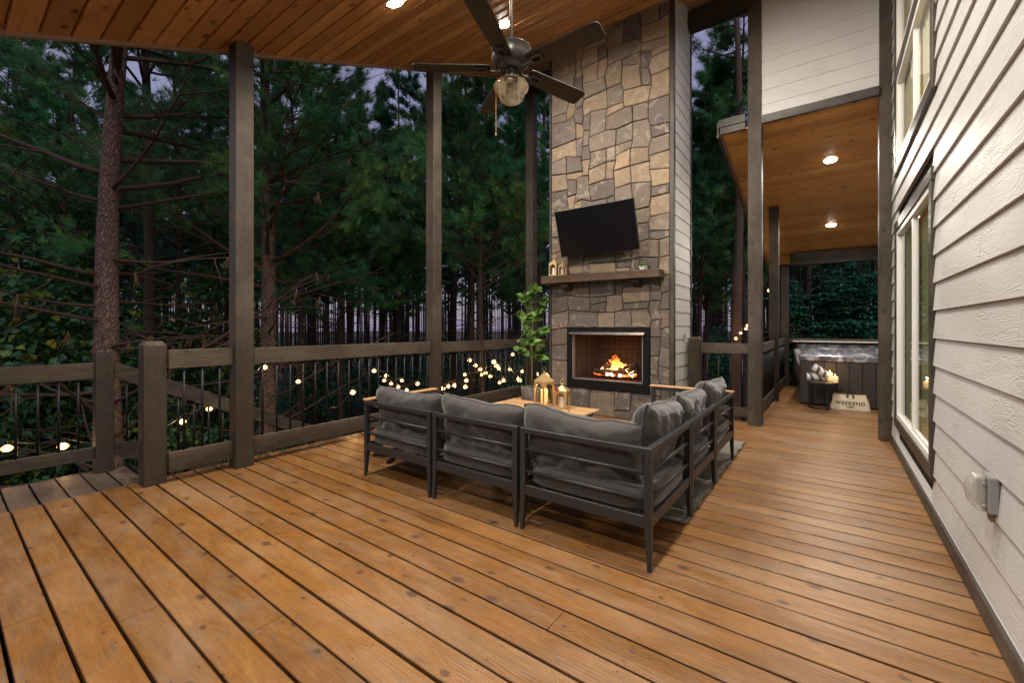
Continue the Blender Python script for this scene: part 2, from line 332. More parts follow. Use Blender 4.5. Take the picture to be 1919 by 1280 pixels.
# ================================================================ DECK and ground (setting)
P0,PITCH=.166,.1465
def deckboards(mb,x0,x1,y0,y1,zt,gap=.011,th=.03,cham=.002,joints=(),wob=.0):
    k=math.ceil((y0-P0)/PITCH-1e-6)
    while P0+k*PITCH<y1-.02:
        a=P0+k*PITCH+gap/2+rnd(-.0012,.0012); b=P0+(k+1)*PITCH-gap/2+rnd(-.0012,.0012); b=min(b,y1)
        dz=rnd(-.0012,.0012)
        js=[x0+rnd(0,.012),x1-rnd(0,.01)]
        if x1-x0>2.5 and random.random()<.45: js.insert(1,rnd(x0+.8,x1-.8))
        for i in range(len(js)-1):
            p,q=js[i],js[i+1]-(.003 if i<len(js)-2 else 0); z=zt+dz
            pr=[(a,z-th),(b,z-th),(b,z-cham),(b-cham,z),(a+cham,z),(a,z-cham)]
            mb.prism(pr,'x',p,q)
        k+=1
mb=MB(); deckboards(mb,-4.40,.545,-3.2,6.3185,0); deckboards(mb,-.86,2.6,6.318,10.75,0)
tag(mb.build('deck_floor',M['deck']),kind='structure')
mb=MB(); deckboards(mb,-5.16,-4.405,-3.2,1.06,-.022,gap=.012)
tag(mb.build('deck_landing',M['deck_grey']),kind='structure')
mb=MB()
for y in [i*.4-3.2 for i in range(25)]: mb.box(-4.38,.5,y,y+.04,-.24,-.034)
for y in [6.3+i*.4 for i in range(11)]: mb.box(-.84,2.6,y,y+.04,-.24,-.034)
mb.box(-4.37,.5,-3.2,6.3,-.30,-.262); mb.box(-.83,2.55,6.4,10.7,-.30,-.262); mb.box(-5.1,-4.45,-3.2,1.05,-.30,-.262); mb.box(-4.44,-4.405,1.065,6.3,-.26,-.036); mb.box(-5.2,-5.165,-3.2,1.06,-.26,-.03); mb.box(-5.16,-4.445,1.065,1.10,-.26,-.03)  # flat sheets below the joists are added to block light through board gaps
mb.box(-4.44,-1.0,6.325,6.36,-.26,-.036); mb.box(-.90,-.865,6.30,10.8,-.26,-.036); mb.box(-.9,2.6,10.76,10.8,-.26,-.036)
mb.box(-5.1,-5.0,.85,.95,-3.2,-.27)
for y in (-2,1.6,3.9,6.2): mb.box(-4.3,-4.16,y,y+.14,-3.4,-.27)
for y in (8.4,10.6): mb.box(-.8,-.66,y,y+.14,-3.4,-.27)
tag(mb.build('deck_framing_and_gap_blockers',M['beam']),kind='structure')
# ground sheet: slopes gently down from the house, rolls away into the wood
def gz(x,y):
    d=math.hypot(x,y); h=-2.5+.35*mnoise.noise(Vector((x*.08,y*.08,0)))+.12*mnoise.noise(Vector((x*.4,y*.4,3)))
    h-= .02*min(d,50)
    return h
mb=MB(); rings=[0,2,4,6,8,10,12,14,17,20,24,29,35,42,52,66,85,110,150,220,340,500]; NS=96
vs=[(0,0,gz(0,0))]; 
for r in rings[1:]:
    for k in range(NS):
        a=2*math.pi*k/NS; x,y=r*math.cos(a),r*math.sin(a); vs.append((x,y,gz(x,y)))
fs=[(0,1+k,1+(k+1)%NS) for k in range(NS)]
for i in range(len(rings)-2):
    for k in range(NS):
        k2=(k+1)%NS; fs.append((1+i*NS+k,1+(i+1)*NS+k,1+(i+1)*NS+k2,1+i*NS+k2))
mb.add(vs,fs)
m,nt,b=newmat('leaf_litter'); n=N(nt); o,x,y,z=n.obj(); f=n.noise(o,1.2,6,.7); g=n.noise(o,26,5,.8)
c=n.mix(f,(.030,.022,.016),(.07,.048,.030)); c=n.mix(n.math('MULTIPLY',g,.6),c,(.10,.065,.04)); n.link(c,b.inputs['Base Color']); b.inputs['Roughness'].default_value=.95
n.link(n.bump(g,1,.04),b.inputs['Normal'])
tag(mb.build('ground',m,smooth=True),kind='structure')
# ================================================================ house
house=thing('house','white lap siding house wall with tall sliding windows and dark trim','house',(.55,3,0))
HO=(.55,3,0)
def part(mb,name,mat,parent,O=(0,0,0),**k):
    # geometry given in world space; parent empty at O without rotation
    vs=mb.v; mb.v=[(a-O[0],b-O[1],c-O[2]) for a,b,c in vs]; ob=mb.build(name,mat,parent,**k); return ob
W=.55; EX=.1755; B0=.107
openings=[(3.80,5.75,.26,2.25),(3.76,5.78,2.74,6.0)]
mb=MB(); k=0
while B0+(k-1)*EX<7:
    z0=B0+(k-1)*EX if k else .09; z1=B0+k*EX
    segs=[(-3.2,6.09)]
    for (a,b_,c_,d_) in openings:
        if z0<d_-.02 and z1>c_+.02:
            ns=[]
            for s0,s1 in segs:
                if a>s0 and b_<s1: ns+=[(s0,a+.05),(b_-.05,s1)]
                else: ns.append((s0,s1))
            segs=ns
    for s0,s1 in segs:
        prof=[(W-.021,z0),(W-.005,z1+.02),(W+.006,z1+.02),(W+.006,z0)]
        # split in lengths with tight joints
        cur=s0
        while cur<s1-.01:
            nx=min(s1,cur+3.66 if cur>s0 else cur+1.2+((k*37)%23)/10); 
            mb.prism([(p[0],p[1]) for p in prof],'y',cur,nx-.0015); cur=nx
    k+=1
part(mb,'siding',M['siding'],house,HO)
mb=MB(); mb.box(W+.007,W+.02,-3.2,3.84,.0,7); mb.box(W+.007,W+.02,5.71,6.09,.0,7); mb.box(W+.007,W+.02,3.84,5.71,2.2,2.8); mb.box(W+.007,W+.02,3.84,5.71,0,.3)
part(mb,'sheathing',M['blackmatte'],house,HO)
mb=MB(); mb.box(W-.036,W-.001,-3.2,6.09,.004,.088); part(mb,'skirting_board',M['trim'],house,HO,bevel=.003)
def winunit(y0,y1,z0,z1,tw,mull,back,bars=()):
    f=MB(); f.box(W-.03,W+.004,y0,y0+tw,z0+tw,z1-tw); f.box(W-.03,W+.004,y1-tw,y1,z0+tw,z1-tw)
    f.box(W-.032,W+.004,y0-.01,y1+.01,z0,z0+tw); f.box(W-.032,W+.004,y0-.01,y1+.01,z1-tw,z1)
    for (a,b_) in bars: f.box(W-.026,W+.02,y0+tw,y1-tw,a,b_)
    root=part(f,'window',M['trim'],house,HO,bevel=.003)
    gy0,gy1,gz0,gz1=y0+tw,y1-tw,z0+tw,z1-tw
    cells=[]; zs=[gz0]+[v for ab in bars for v in ab]+[gz1]
    g=MB(); fr=MB(); s=.045
    for i in range(0,len(zs),2):
        a,b_=zs[i],zs[i+1]
        fr.box(W-.022,W+.02,gy0,gy0+s,a,b_); fr.box(W-.022,W+.02,gy1-s,gy1,a,b_)
        fr.box(W-.022,W+.02,gy0+s,gy1-s,a,a+s); fr.box(W-.022,W+.02,gy0+s,gy1-s,b_-s,b_)
        fr.box(W-.012,W+.018,mull-s/2,mull+s/2,a+s,b_-s)
        fr.box(W-.008,W+.016,gy0+s,gy0+s+.025,a+s,b_-s); fr.box(W-.008,W+.016,gy0+s+.025,mull-s/2,a+s,a+s+.025)
        g.add([(W+.006,gy0+s,a+s),(W+.006,gy1-s,a+s),(W+.006,gy1-s,b_-s),(W+.006,gy0+s,b_-s)],[(0,1,2,3)])
    fo=fr.build('frame',M['white'],root,bevel=.002); fo.location=(0,0,0)
    fo.data.transform(Matrix.Translation((-HO[0],-HO[1],-HO[2])))
    go=g.build('pane',M['glass'],root); go.data.transform(Matrix.Translation((-HO[0],-HO[1],-HO[2])))
    c=MB(); n=int((gy1-gy0)/.02)
    for i in range(n):
        ya=gy0+(gy1-gy0)*i/n; yb=gy0+(gy1-gy0)*(i+1)/n
        xa=W+.05+.012*math.sin(i*1.1); xb=W+.05+.012*math.sin((i+1)*1.1)
        c.add([(xa,ya,gz0),(xb,yb,gz0),(xb,yb,gz1),(xa,ya,gz1)],[(0,1,2,3)])
    co=c.build('curtain',back,root,smooth=True); co.data.transform(Matrix.Translation((-HO[0],-HO[1],-HO[2])))
    return root
tag(winunit(3.80,5.74,.25,2.26,.09,4.74,M['curtain']),'tall sliding window reflecting the bag')
tag(winunit(3.75,5.77,2.735,5.9,.10,4.68,M['blind'],bars=((3.66,3.78),(5.0,5.1))),'upper window with dark horizontal bar')
# dark room box behind windows
mb=MB()
mb.box(W+.5,W+.52,3.6,5.9,0,7); mb.box(W+.02,W+.5,3.60,3.62,0,7); mb.box(W+.02,W+.5,5.88,5.9,0,7)
part(mb,'room_wall',M['blind'],house,HO)
# upper wall above the porch roof (plane y=6.1)
mb=MB(); z=3.80; k=0
while z<6.0:
    mb.prism([(6.104,z),(6.112,z+.198),(6.13,z+.198),(6.13,z)],'x',-.676,.43); z+=.178
ob=part(mb,'upper_siding',M['sidingx'],house,HO)
mb=MB(); mb.box(-.676,.43,6.131,6.2,3.8,6.0); mb.box(.575,2.6,6.13,6.32,0,7)
mb.box(2.6,2.65,6.13,11,0,7)  # unseen recessed house wall, put in for light to bounce off
part(mb,'back_sheathing_bounce_wall',M['white'],house,HO)
# ================================================================ outlet on the wall
ow=thing('outlet_box','grey weatherproof outlet box with clear bubble cover on the white siding','electrical outlet',(W-.012,2.54,.56))
mb=MB(); mb.box(-.034,0,-.05,.05,-.075,.075); mb.build('housing',M['plastic'],ow,bevel=.006)
mb=MB(); ny=10; vs=[];
prof=[(-.034,-.072),(-.060,-.068),(-.080,-.045),(-.088,0),(-.084,.035),(-.066,.066),(-.034,.072)]
mb.prism(prof,'y',-.042,.042)
mb2=MB(); 
for (x_,z_) in prof: pass
cv=mb; cv.v=[(a,b_,c_) for a,b_,c_ in cv.v]
m,nt,b=newmat('bubble_cover'); b.inputs['Base Color'].default_value=(.5,.47,.42,1); b.inputs['Roughness'].default_value=.2; b.inputs['Alpha'].default_value=.5
cv.build('cover',m,ow,bevel=.008,seg=2)
mb=MB(); mb.box(-.05,-.034,-.03,.03,-.055,.055); mb.tube([(-.044,-.052,.045),(-.044,-.044,.045)],.008,10); mb.tube([(-.044,-.052,-.045),(-.044,-.044,-.045)],.008,10); mb.build('receptacle',M['plastic'],ow,bevel=.003)
mb=MB(); mb.box(-.02,.0,-.02,.03,-.11,-.076); mb.build('conduit',M['fasc'],ow)
# ================================================================ main porch roof
roof=thing('porch_roof','sloping stained pine plank ceiling over the main deck','roof')
zc=lambda y:3.065+.4135*y
mb=MB(); y=.128-.155*24
while y<6.40:
    a,b_=y+.002,y+.153; js=[-4.36,-1.9+rnd(-1.6,1.6),.9]
    for i in range(2):
        p,q=js[i],js[i+1]-.002
        mb.prism([(a,zc(a)+.012),(a+.007,zc(a)),(b_-.007,zc(b_)),(b_,zc(b_)+.012),(b_,zc(b_)+.02),(a,zc(a)+.02)],'x',p,q)
    y+=.155
part(mb,'ceiling_boards',M['ceil'],roof)
mb=MB(); mb.prism([(-3.7,zc(-3.7)+.021),(6.42,zc(6.42)+.021),(6.42,zc(6.42)+.3),(-3.7,zc(-3.7)+.3)],'x',-4.5,1.0); part(mb,'roof_deck',M['blackmatte'],roof)
mb=MB(); mb.prism([(-3.7,zc(-3.7)-.028),(6.42,zc(6.42)-.028),(6.42,zc(6.42)+.02),(-3.7,zc(-3.7)+.02)],'x',-4.395,-4.362); part(mb,'fascia',M['fasc'],roof)
mb=MB(); mb.box(-4.30,.54,6.16,6.29,5.30,5.56); part(mb,'beam',M['beam'],roof,bevel=.004)
# recessed lights: two seen, the same grid continued over the part of the ceiling outside the frame
def can(x,y,label,zf,slope,power,group,proto=[None]):
    t=thing('recessed_light',label,'ceiling light',(x,y,zf-.004),0,group); t.rotation_euler=(math.atan(slope),0,0)
    mb=MB(); mb.lathe([(.068,.0),(.085,-.001),(.087,-.006),(.07,-.009),(.068,0)],n=32); mb.build('trim_ring',M['white'],t,smooth=True)
    mb=MB(); mb.lathe([(.0005,-.024),(.03,-.022),(.055,-.016),(.069,-.006)],n=32); mb.build('lens',M['lens'],t,smooth=True)
    ld=bpy.data.lights.new('recessed_lamp','AREA'); ld.shape='DISK'; ld.size=.13; ld.energy=power; ld.color=(1,.92,.815); ld.spread=R(165)
    lo=bpy.data.objects.new('lamp',ld); COL.objects.link(lo); lo.parent=t; lo.location=(0,0,-.03)
    return t
PW=30
k=0
for x_,y_,lb in [(-3.033,2.392,'recessed ceiling light at the top edge left of the fan rod'),(-2.961,3.855,'recessed ceiling light shining just behind a fan blade')]:
    can(x_,y_,lb,zc(y_),.4135,PW*1.25,'recessed lights in the main pine ceiling')
for x_,y_,lbx in [(-3.0,.93,'recessed light above the capped newel post'),(-3.0,-.55,'recessed light above the weathered landing'),(-.75,-.55,'recessed light directly above the near end of the deck'),(-.75,.93,'recessed light high above the front of the deck'),(-.75,2.39,'recessed light high above the sofa corner'),(-.75,3.855,'recessed light high above the far end of the right sofa row')]:
    can(x_,y_,lbx,zc(y_),.4135,PW*{-.55:.5,.93:.85,2.39:1.1,3.855:1.15}[y_],'recessed lights in the main pine ceiling')
# ================================================================ lower porch roof over the hot tub
lr=thing('hot_tub_porch_roof','lower sloping roof with knotty pine soffit over the hot tub','roof')
zs=lambda y:3.735-.215*(y-6.13)
mb=MB(); y=6.12
while y<11.2:
    a,b_=y+.0015,y+.1385
    mb.prism([(a,zs(a)+.010),(a+.006,zs(a)),(b_-.006,zs(b_)),(b_,zs(b_)+.010),(b_,zs(b_)+.02),(a,zs(a)+.02)],'x',-1.12,2.6); y+=.14
part(mb,'soffit_boards',M['soffit'],lr)
mb=MB(); mb.prism([(6.21,zs(6.21)+.021),(11.3,zs(11.3)+.021),(11.3,zs(11.3)+.16),(6.21,zs(6.21)+.16)],'x',-1.16,2.6); part(mb,'roof_deck',M['beam'],lr)
mb=MB(); mb.box(-1.16,-.85,6.06,6.10,zs(6.1)+.07,zs(6.1)+.17); mb.box(-.676,.43,6.06,6.10,3.735,3.835); mb.box(-1.145,-.85,6.065,6.10,zs(6.1)-.02,zs(6.1)+.065)
part(mb,'front_fascia',M['trim'],lr,bevel=.003)
mb=MB(); mb.prism([(6.1,zs(6.1)-.05),(11.3,zs(11.3)-.05),(11.3,zs(11.3)+.16),(6.1,zs(6.1)+.16)],'x',-1.185,-1.162); part(mb,'side_fascia',M['trim'],lr)
mb=MB(); mb.prism([(6.12,zs(6.12)-.012),(11.2,zs(11.2)-.012),(11.2,zs(11.2)+.004),(6.12,zs(6.12)+.004)],'x',-1.16,-1.121); part(mb,'edge_strip',M['fasc'],lr)
mb=MB(); mb.box(-.66,2.6,10.53,10.65,2.50,2.74); part(mb,'beam',M['beam'],lr,bevel=.004)
can(.006,7.23,'nearer recessed light in the lower pine soffit',zs(7.23),-.215,PW*.9,'recessed lights in the lower soffit')
can(.023,9.40,'farther recessed light in the lower pine soffit',zs(9.40),-.215,PW*.75,'recessed lights in the lower soffit')
# ================================================================ posts
def post(cx,cy,w,z1,label,z0=0,cap=None,name='deck_post',cat='post',mat=None):
    t=MB(); h=w/2
    if cap: 
        t.lathe([(h*1.414,0),(h*1.414,z1-cap),(h*1.414-.03,z1)],n=4,rot=math.pi/4,capb=True,capt=True)
    else: t.box(-h,h,-h,h,0,z1-z0)
    o=t.build(name,mat or M['post'],None,bevel=.004); o.location=(cx,cy,z0); return tag(o,label,cat)
post(-4.19,1.635,.145,zc(1.6)-.005,'tall dark timber post rising from the railing at the left, nearest the camera')
post(-4.19,3.935,.145,zc(3.9)-.005,'tall dark timber post in the middle of the long railing, behind the left sofa seat')
post(-4.19,6.235,.145,zc(6.16)-.3,'tall dark timber corner post left of the stone chimney, behind the potted plant')
post(-.752,6.165,.15,5.30,'tall dark timber post on the deck right of the sofa, before the hot tub porch')
post(.50,6.175,.14,5.30,'dark timber post against the end of the white siding wall')
post(-.752,8.42,.14,zs(8.4)-.01,'dark porch post in the middle of the hot tub railing')
post(-.752,10.6,.14,2.5,'far corner post of the hot tub porch under the beam end')
post(-4.28,1.035,.145,1.12,'thick waist high post with sloped top, left of the nearest tall post',cap=.035,name='newel_post')
post(-5.075,.89,.12,1.005,'short square stair post on the weathered landing',z0=-.022,name='stair_post')
post(-1.47,6.17,.14,1.10,'low capped post beside the white side of the chimney',cap=.03,name='newel_post')
# ================================================================ railings
def railing(axis,fix,a,b,zb0,zb1,zt0,zt1,label,sp=.126,start=None,th=.04,n0=None):
    t=thing('railing',label,'railing',(fix,a,0) if axis=='y' else (a,fix,0))
    L=b-a
    def bx(z0,z1,th):
        q=MB(); 
        if axis=='y': q.box(-th/2,th/2,0,L,z0,z1)
        else: q.box(0,L,-th/2,th/2,z0,z1)
        return q
    mt=M['raily'] if axis=='y' else M['railx']
    bx(zt0,zt1,th).build('top_rail',mt,t,bevel=.004); bx(zb0,zb1,th).build('bottom_rail',mt,t,bevel=.004)
    s=(start-a) if start is not None else sp*.6; first=None
    while s<L-.03:
        if first is None:
            q=MB(); q.tube([(0,0,zb1-.003),(0,0,zt0+.003)],.0095,8); first=q.build('baluster',M['black'],t,smooth=True); o=first
        else:
            o=first.copy(); COL.objects.link(o); o.parent=t
        o.location=(0,s,0) if axis=='y' else (s,0,0); s+=sp
    return t
railing('y',-4.19,1.11,1.56,.083,.24,.90,1.05,'short dark railing between the capped newel and the nearest tall post',start=1.213)
railing('y',-4.19,1.71,3.86,.083,.24,.895,1.042,'long dark railing behind the left side of the sofa',start=1.81)
railing('y',-4.19,4.01,6.16,.083,.24,.885,1.03,'dark railing from the middle post to the corner post by the potted plant',start=4.11)
railing('x',6.235,-4.11,-3.37,.083,.24,.885,1.03,'short dark railing between corner post and stone chimney')
railing('y',-5.06,-3.2,.83,.10,.205,.785,.925,'low dark railing along the weathered landing at the far left',start=.389-.1145*31,sp=.1145)
railing('x',6.17,-1.40,-.83,.08,.20,.885,1.02,'short dark railing between newel and tall post right of the sofa',sp=.14)
railing('y',-.752,6.245,8.345,.07,.22,.88,1.005,'dark railing before the hot tub between the tall post and porch post',sp=.11)
railing('y',-.752,8.495,10.52,.07,.22,.88,1.005,'far dark railing alongside the hot tub',sp=.11)
railing('x',10.6,-.675,2.55,.07,.22,.90,1.0,'back railing behind the hot tub and dark sheet',sp=.14)
# stairs with sloping rail going down from the landing
st=thing('deck_stairs','timber stairs going down beside the railing with sloping handrail','stairs',(-4.8,1.1,0))
SL=-.50
mb=MB(); 
for i in range(13):
    y0=.0+i*.28; z=-.19*i-.19-.022
    mb.box(-.30,.33,y0+.01,y0+.30,z-.035,z)
mb.build('treads',M['deck_grey'],st,bevel=.004)
mb=MB()
for x_ in (-.335,.335): mb.prism([(-.0,-.12),(3.8,-.12-3.8*.66),(3.8,-.42-3.8*.66),(0,-.42)],'x',x_-.02,x_+.02)
mb.build('stringer',M['beam'],st)
def sl_rail(dz0,dz1,nm): 
    q=MB(); q.prism([(-.148,.93+dz1+.0),(3.6,.93+dz1+3.74*SL),(3.6,.93+dz0+3.74*SL),(-.148,.93+dz0)],'x',-.275,-.235); return q.build(nm,M['raily'],st,bevel=.003)
sl_rail(-.145,0,'handrail'); sl_rail(-.82,-.68,'lower_rail')
first=None
for i in range(28):
    y0=-.06+i*.126; zt=.93-.14+(y0+.148)*SL; 
    if first is None:
        q=MB(); q.tube([(0,0,-.54),(0,0,0)],.0095,8); first=q.build('baluster',M['black'],st,smooth=True); o=first
    else: o=first.copy(); COL.objects.link(o); o.parent=st
    o.location=(-.255,y0,zt)
q=MB(); q.box(-.31,-.20,3.6,3.71,-3.3,-.85); q.build('end_post',M['post'],st)
# ================================================================ chimney
CY=5.5; ch=thing('stone_chimney','tall fieldstone fireplace chimney with white siding on its side','fireplace chimney',(-2.465,5.9,0)); CO=(-2.465,5.9,0)
fx0,fx1,fz0,fz1=-3.06,-1.857,.365,1.222
mb=MB(); TOP=zc(5.5)+.0
mb.box(-3.345,fx0+.07,CY+.012,6.3,0,TOP); mb.box(fx1-.07,-1.585,CY+.012,6.3,0,TOP); mb.box(fx0+.07,fx1-.07,CY+.012,6.3,fz1-.06,TOP); mb.box(fx0+.07,fx1-.07,CY+.012,6.3,0,fz0+.10); mb.box(fx0+.07,fx1-.07,6.12,6.3,fz0+.10,fz1-.06)
part(mb,'mortar_core',M['mortar'],ch,CO)
xs=[-3.33,-3.195]+[fx0+.1203*i for i in range(10)]+[fx1,-1.73,-1.61]
zsq=[.0,.13,.25,fz0]+[fz0+.1224*i for i in range(1,7)]+[fz1]; 
while zsq[-1]<5.32: zsq.append(zsq[-1]+.112)
NX,NZ=len(xs)-1,len(zsq)-1
occ=[[False]*NZ for _ in range(NX)]
for i in range(NX):
    for j in range(NZ):
        if xs[i]>=fx0-.001 and xs[i+1]<=fx1+.001 and zsq[j]>=fz0-.001 and zsq[j+1]<=fz1+.001: occ[i][j]=True
rs=random.Random(41); rects=[]
for j in range(NZ):
    for i in range(NX):
        if occ[i][j]: continue
        opts=[(2,1),(2,1),(2,2),(2,2),(2,3),(3,2),(3,2),(2,2),(3,2),(3,3),(2,2),(3,2),(3,1),(2,2),(4,2)]
        rs.shuffle(opts); opts+=[(2,1),(1,2),(1,1)]
        for (w,h) in opts:
            if i+w>NX or j+h>NZ: continue
            if any(occ[i+a][j+b_] for a in range(w) for b_ in range(h)): continue
            break
        for a in range(w):
            for b_ in range(h): occ[i+a][j+b_]=True
        rects.append((i,j,w,h))
corners=set()
for (i,j,w,h) in rects:
    for q in ((i,j),(i+w,j),(i,j+h),(i+w,j+h)): corners.add(q)
def jit(i,j):
    x,z=xs[i],zsq[j]; q=random.Random(i*131+j*17+5)
    jx,jz=q.uniform(-.026,.026),q.uniform(-.030,.030)
    if i in(0,NX): jx=0
    if j in(0,): jz=0
    if fx0-.001<=x<=fx1+.001 and fz0-.001<=z<=fz1+.001: jx=jz=0
    return (x+jx,z+jz)
mb=MB()
for (i,j,w,h) in rects:
    P=[]
    for a in range(i,i+w+1): 
        if (a,j) in corners: P.append(jit(a,j))
    for b_ in range(j+1,j+h+1):
        if (i+w,b_) in corners: P.append(jit(i+w,b_))
    for a in range(i+w-1,i-1,-1):
        if (a,j+h) in corners: P.append(jit(a,j+h))
    for b_ in range(j+h-1,j,-1):
        if (i,b_) in corners: P.append(jit(i,b_))
    n_=len(P); 
    def inset(P,d):
        out=[]
        for k_ in range(len(P)):
            p0,p1,p2=Vector(P[k_-1]),Vector(P[k_]),Vector(P[(k_+1)%len(P)])
            e1=(p1-p0).normalized(); e2=(p2-p1).normalized(); n1=Vector((-e1.y,e1.x)); n2=Vector((-e2.y,e2.x)); nn=(n1+n2)
            if nn.length<1e-4: nn=n1
            nn.normalize(); s=max(.5,nn.dot(n1)); out.append(tuple(p1+nn*(d/s)))
        return out
    # extra edge points make outlines irregular
    Q=[]
    for k_ in range(n_):
        a_,b2=Vector(P[k_]),Vector(P[(k_+1)%n_]); Q.append(tuple(a_)); L=(b2-a_).length
        ns=int(L/.07)
        for s_ in range(1,ns):
            t=s_/ns; p=a_.lerp(b2,t); nrm=Vector((-(b2-a_).y,(b2-a_).x)).normalized(); Q.append(tuple(p+nrm*rs.uniform(-.002,.002)))
    A=inset(Q,.0035+rs.uniform(0,.0025)); B_=inset(Q,.0095+rs.uniform(0,.003))
    zc_=sum(p[1] for p in P)/n_; hi=min(1,max(0,(zc_-1.5)/2.2))  # lower stones are greyer, and also darkened for the weaker light there
    t=rs.random()
    if t<.45-.25*hi: c=(.100,.085,.077)
    elif t<.80-.3*hi: c=(.145,.120,.100)
    elif t<.93-.1*hi: c=(.205,.158,.112)
    else: c=(.27,.205,.135)
    if zc_<1.9: c=tuple(.45*q+.55*r_ for q,r_ in zip(c,(.100,.086,.079)))
    elif t>.9: c=tuple(.7*q+.3*r_ for q,r_ in zip(c,(.15,.125,.105)))
    v_=rs.uniform(.85,1.15); c=tuple(q*v_ for q in c)
    yo=CY-rs.uniform(.0,.016); tilt=rs.uniform(-.008,.008)
    xm=sum(p[0] for p in P)/n_
    m_=len(A); vs=[(p[0],CY+.02,p[1]) for p in A]+[(p[0],yo+.005,p[1]) for p in A]+[(p[0],yo-.004+tilt*(p[0]-xm)*4,p[1]) for p in B_]
    fs=[(k_,(k_+1)%m_,m_+(k_+1)%m_,m_+k_) for k_ in range(m_)]+[(m_+k_,m_+(k_+1)%m_,2*m_+(k_+1)%m_,2*m_+k_) for k_ in range(m_)]+[tuple(2*m_+k_ for k_ in range(m_))]
    mb.add(vs,fs,c)
part(mb,'stone_facing',M['stone'],ch,CO)
mb=MB(); mb.box(-1.606,-1.566,CY-.014,CY+.03,0,TOP); mb.box(-1.57,-1.556,CY-.014,CY+.055,0,TOP); mb.box(-3.365,-3.335,CY-.012,CY+.03,0,TOP)
mb.box(-1.57,-1.55,6.285,6.33,0,TOP+.2)
part(mb,'corner_trim',M['trimz'],ch,CO,bevel=.002)
mb=MB(); z=.02
while z<5.5:
    mb.prism([(-1.560,z),(-1.569,z+.19),(-1.584,z+.19),(-1.584,z)],'y',CY+.056,6.284); z+=.1755
# prism axis y expects (x,z)
part(mb,'side_siding',M['siding'],ch,CO)
# mantel
mb=MB(); mb.prism([(-3.375,1.858),(-1.672,1.845),(-1.672,1.948),(-3.375,1.968)],'y',5.265,5.478); mt=part(mb,'mantel',M['mantel'],ch,CO,bevel=.006,seg=2)
mb=MB()
for x_ in (-3.02,-2.0): mb.prism([(5.477,1.75),(5.477,1.844),(5.33,1.844),(5.33,1.80)],'x',x_-.055,x_+.055)
part(mb,'corbels',M['beam'],ch,CO,bevel=.004)
# firebox
fb=MB(); yf=CY-.028; fw=.085
fb.box(fx0,fx0+fw,yf,CY+.05,fz0,fz1); fb.box(fx1-fw,fx1,yf,CY+.05,fz0,fz1); fb.box(fx0+fw,fx1-fw,yf,CY+.05,fz1-.075,fz1); fb.box(fx0+fw,fx1-fw,yf,CY+.05,fz0,fz0+.125)
fo=part(fb,'firebox',M['blackmatte'],ch,CO,bevel=.002)
ox0,ox1,oz0,oz1=fx0+fw,fx1-fw,fz0+.125,fz1-.075
mb=MB(); mb.prism([(yf-.05,oz1-.02),(yf-.04,oz1+.012),(yf,oz1+.018),(yf,oz1-.004)],'x',ox0-.03,ox1+.03); q=part(mb,'hood_strip',M['rod'],fo,CO)
mb=MB(); mb.box(ox0+.002,ox0+.014,yf+.004,CY+.04,oz0,oz1); mb.box(ox1-.014,ox1-.002,yf+.004,CY+.04,oz0,oz1); mb.box(ox0+.002,ox1-.002,yf+.004,CY+.03,oz0+.001,oz0+.012); part(mb,'inner_edge',simple('pale_edge',(.16,.15,.135),.5),fo,CO)
def brickmat():
    m,nt,b=newmat('firebrick'); n=N(nt); o,x,y,z=n.obj(); br=n('TexBrick'); n.link(n.comb(n.math('ADD',x,y),z,0.0),br.inputs[0]); br.inputs['Scale'].default_value=1
    br.inputs['Brick Width'].default_value=.22; br.inputs['Row Height'].default_value=.065; br.inputs['Mortar Size'].default_value=.004
    br.inputs['Color1'].default_value=(.045,.038,.033,1); br.inputs['Color2'].default_value=(.065,.054,.045,1); br.inputs['Mortar'].default_value=(.02,.017,.015,1)
    n.link(br.outputs[0],b.inputs['Base Color']); b.inputs['Roughness'].default_value=.9; return m
mb=MB(); bk=5.98
mb.add([(ox0,CY+.05,oz0),(ox1,CY+.05,oz0),(ox1-.15,bk,oz0),(ox0+.15,bk,oz0),(ox0,CY+.05,oz1),(ox1,CY+.05,oz1),(ox1-.15,bk,oz1),(ox0+.15,bk,oz1)],[(0,1,2,3),(4,7,6,5),(0,3,7,4),(2,1,5,6),(3,2,6,7)])
part(mb,'brick_lining',brickmat(),fo,CO,fix=False)
m,nt,b=newmat('fire_screen'); n=N(nt); nt.nodes.remove(b); t_=n('BsdfTransparent'); d_=n('BsdfDiffuse'); d_.inputs[0].default_value=(.010,.009,.009,1); ms=n('MixShader'); o,x,y,z=n.obj()
wv=n.math('MULTIPLY_ADD',n.math('SINE',n.math('MULTIPLY',x,75.0)),.08,.34); n.link(wv,ms.inputs[0]); n.link(t_.outputs[0],ms.inputs[1]); n.link(d_.outputs[0],ms.inputs[2]); n.link(ms.outputs[0],nt.nodes['Material Output'].inputs[0])
mb=MB(); K=60
for i in range(K):
    xa=ox0+.016+(ox1-ox0-.032)*i/K; xb=ox0+.016+(ox1-ox0-.032)*(i+1)/K; ya=CY+.045+.006*math.sin(i*1.3); yb=CY+.045+.006*math.sin((i+1)*1.3)
    mb.add([(xa,ya,oz0+.004),(xb,yb,oz0+.004),(xb,yb,oz1),(xa,ya,oz1)],[(0,1,2,3)])
part(mb,'mesh_screen',m,fo,CO,smooth=True,fix=False)
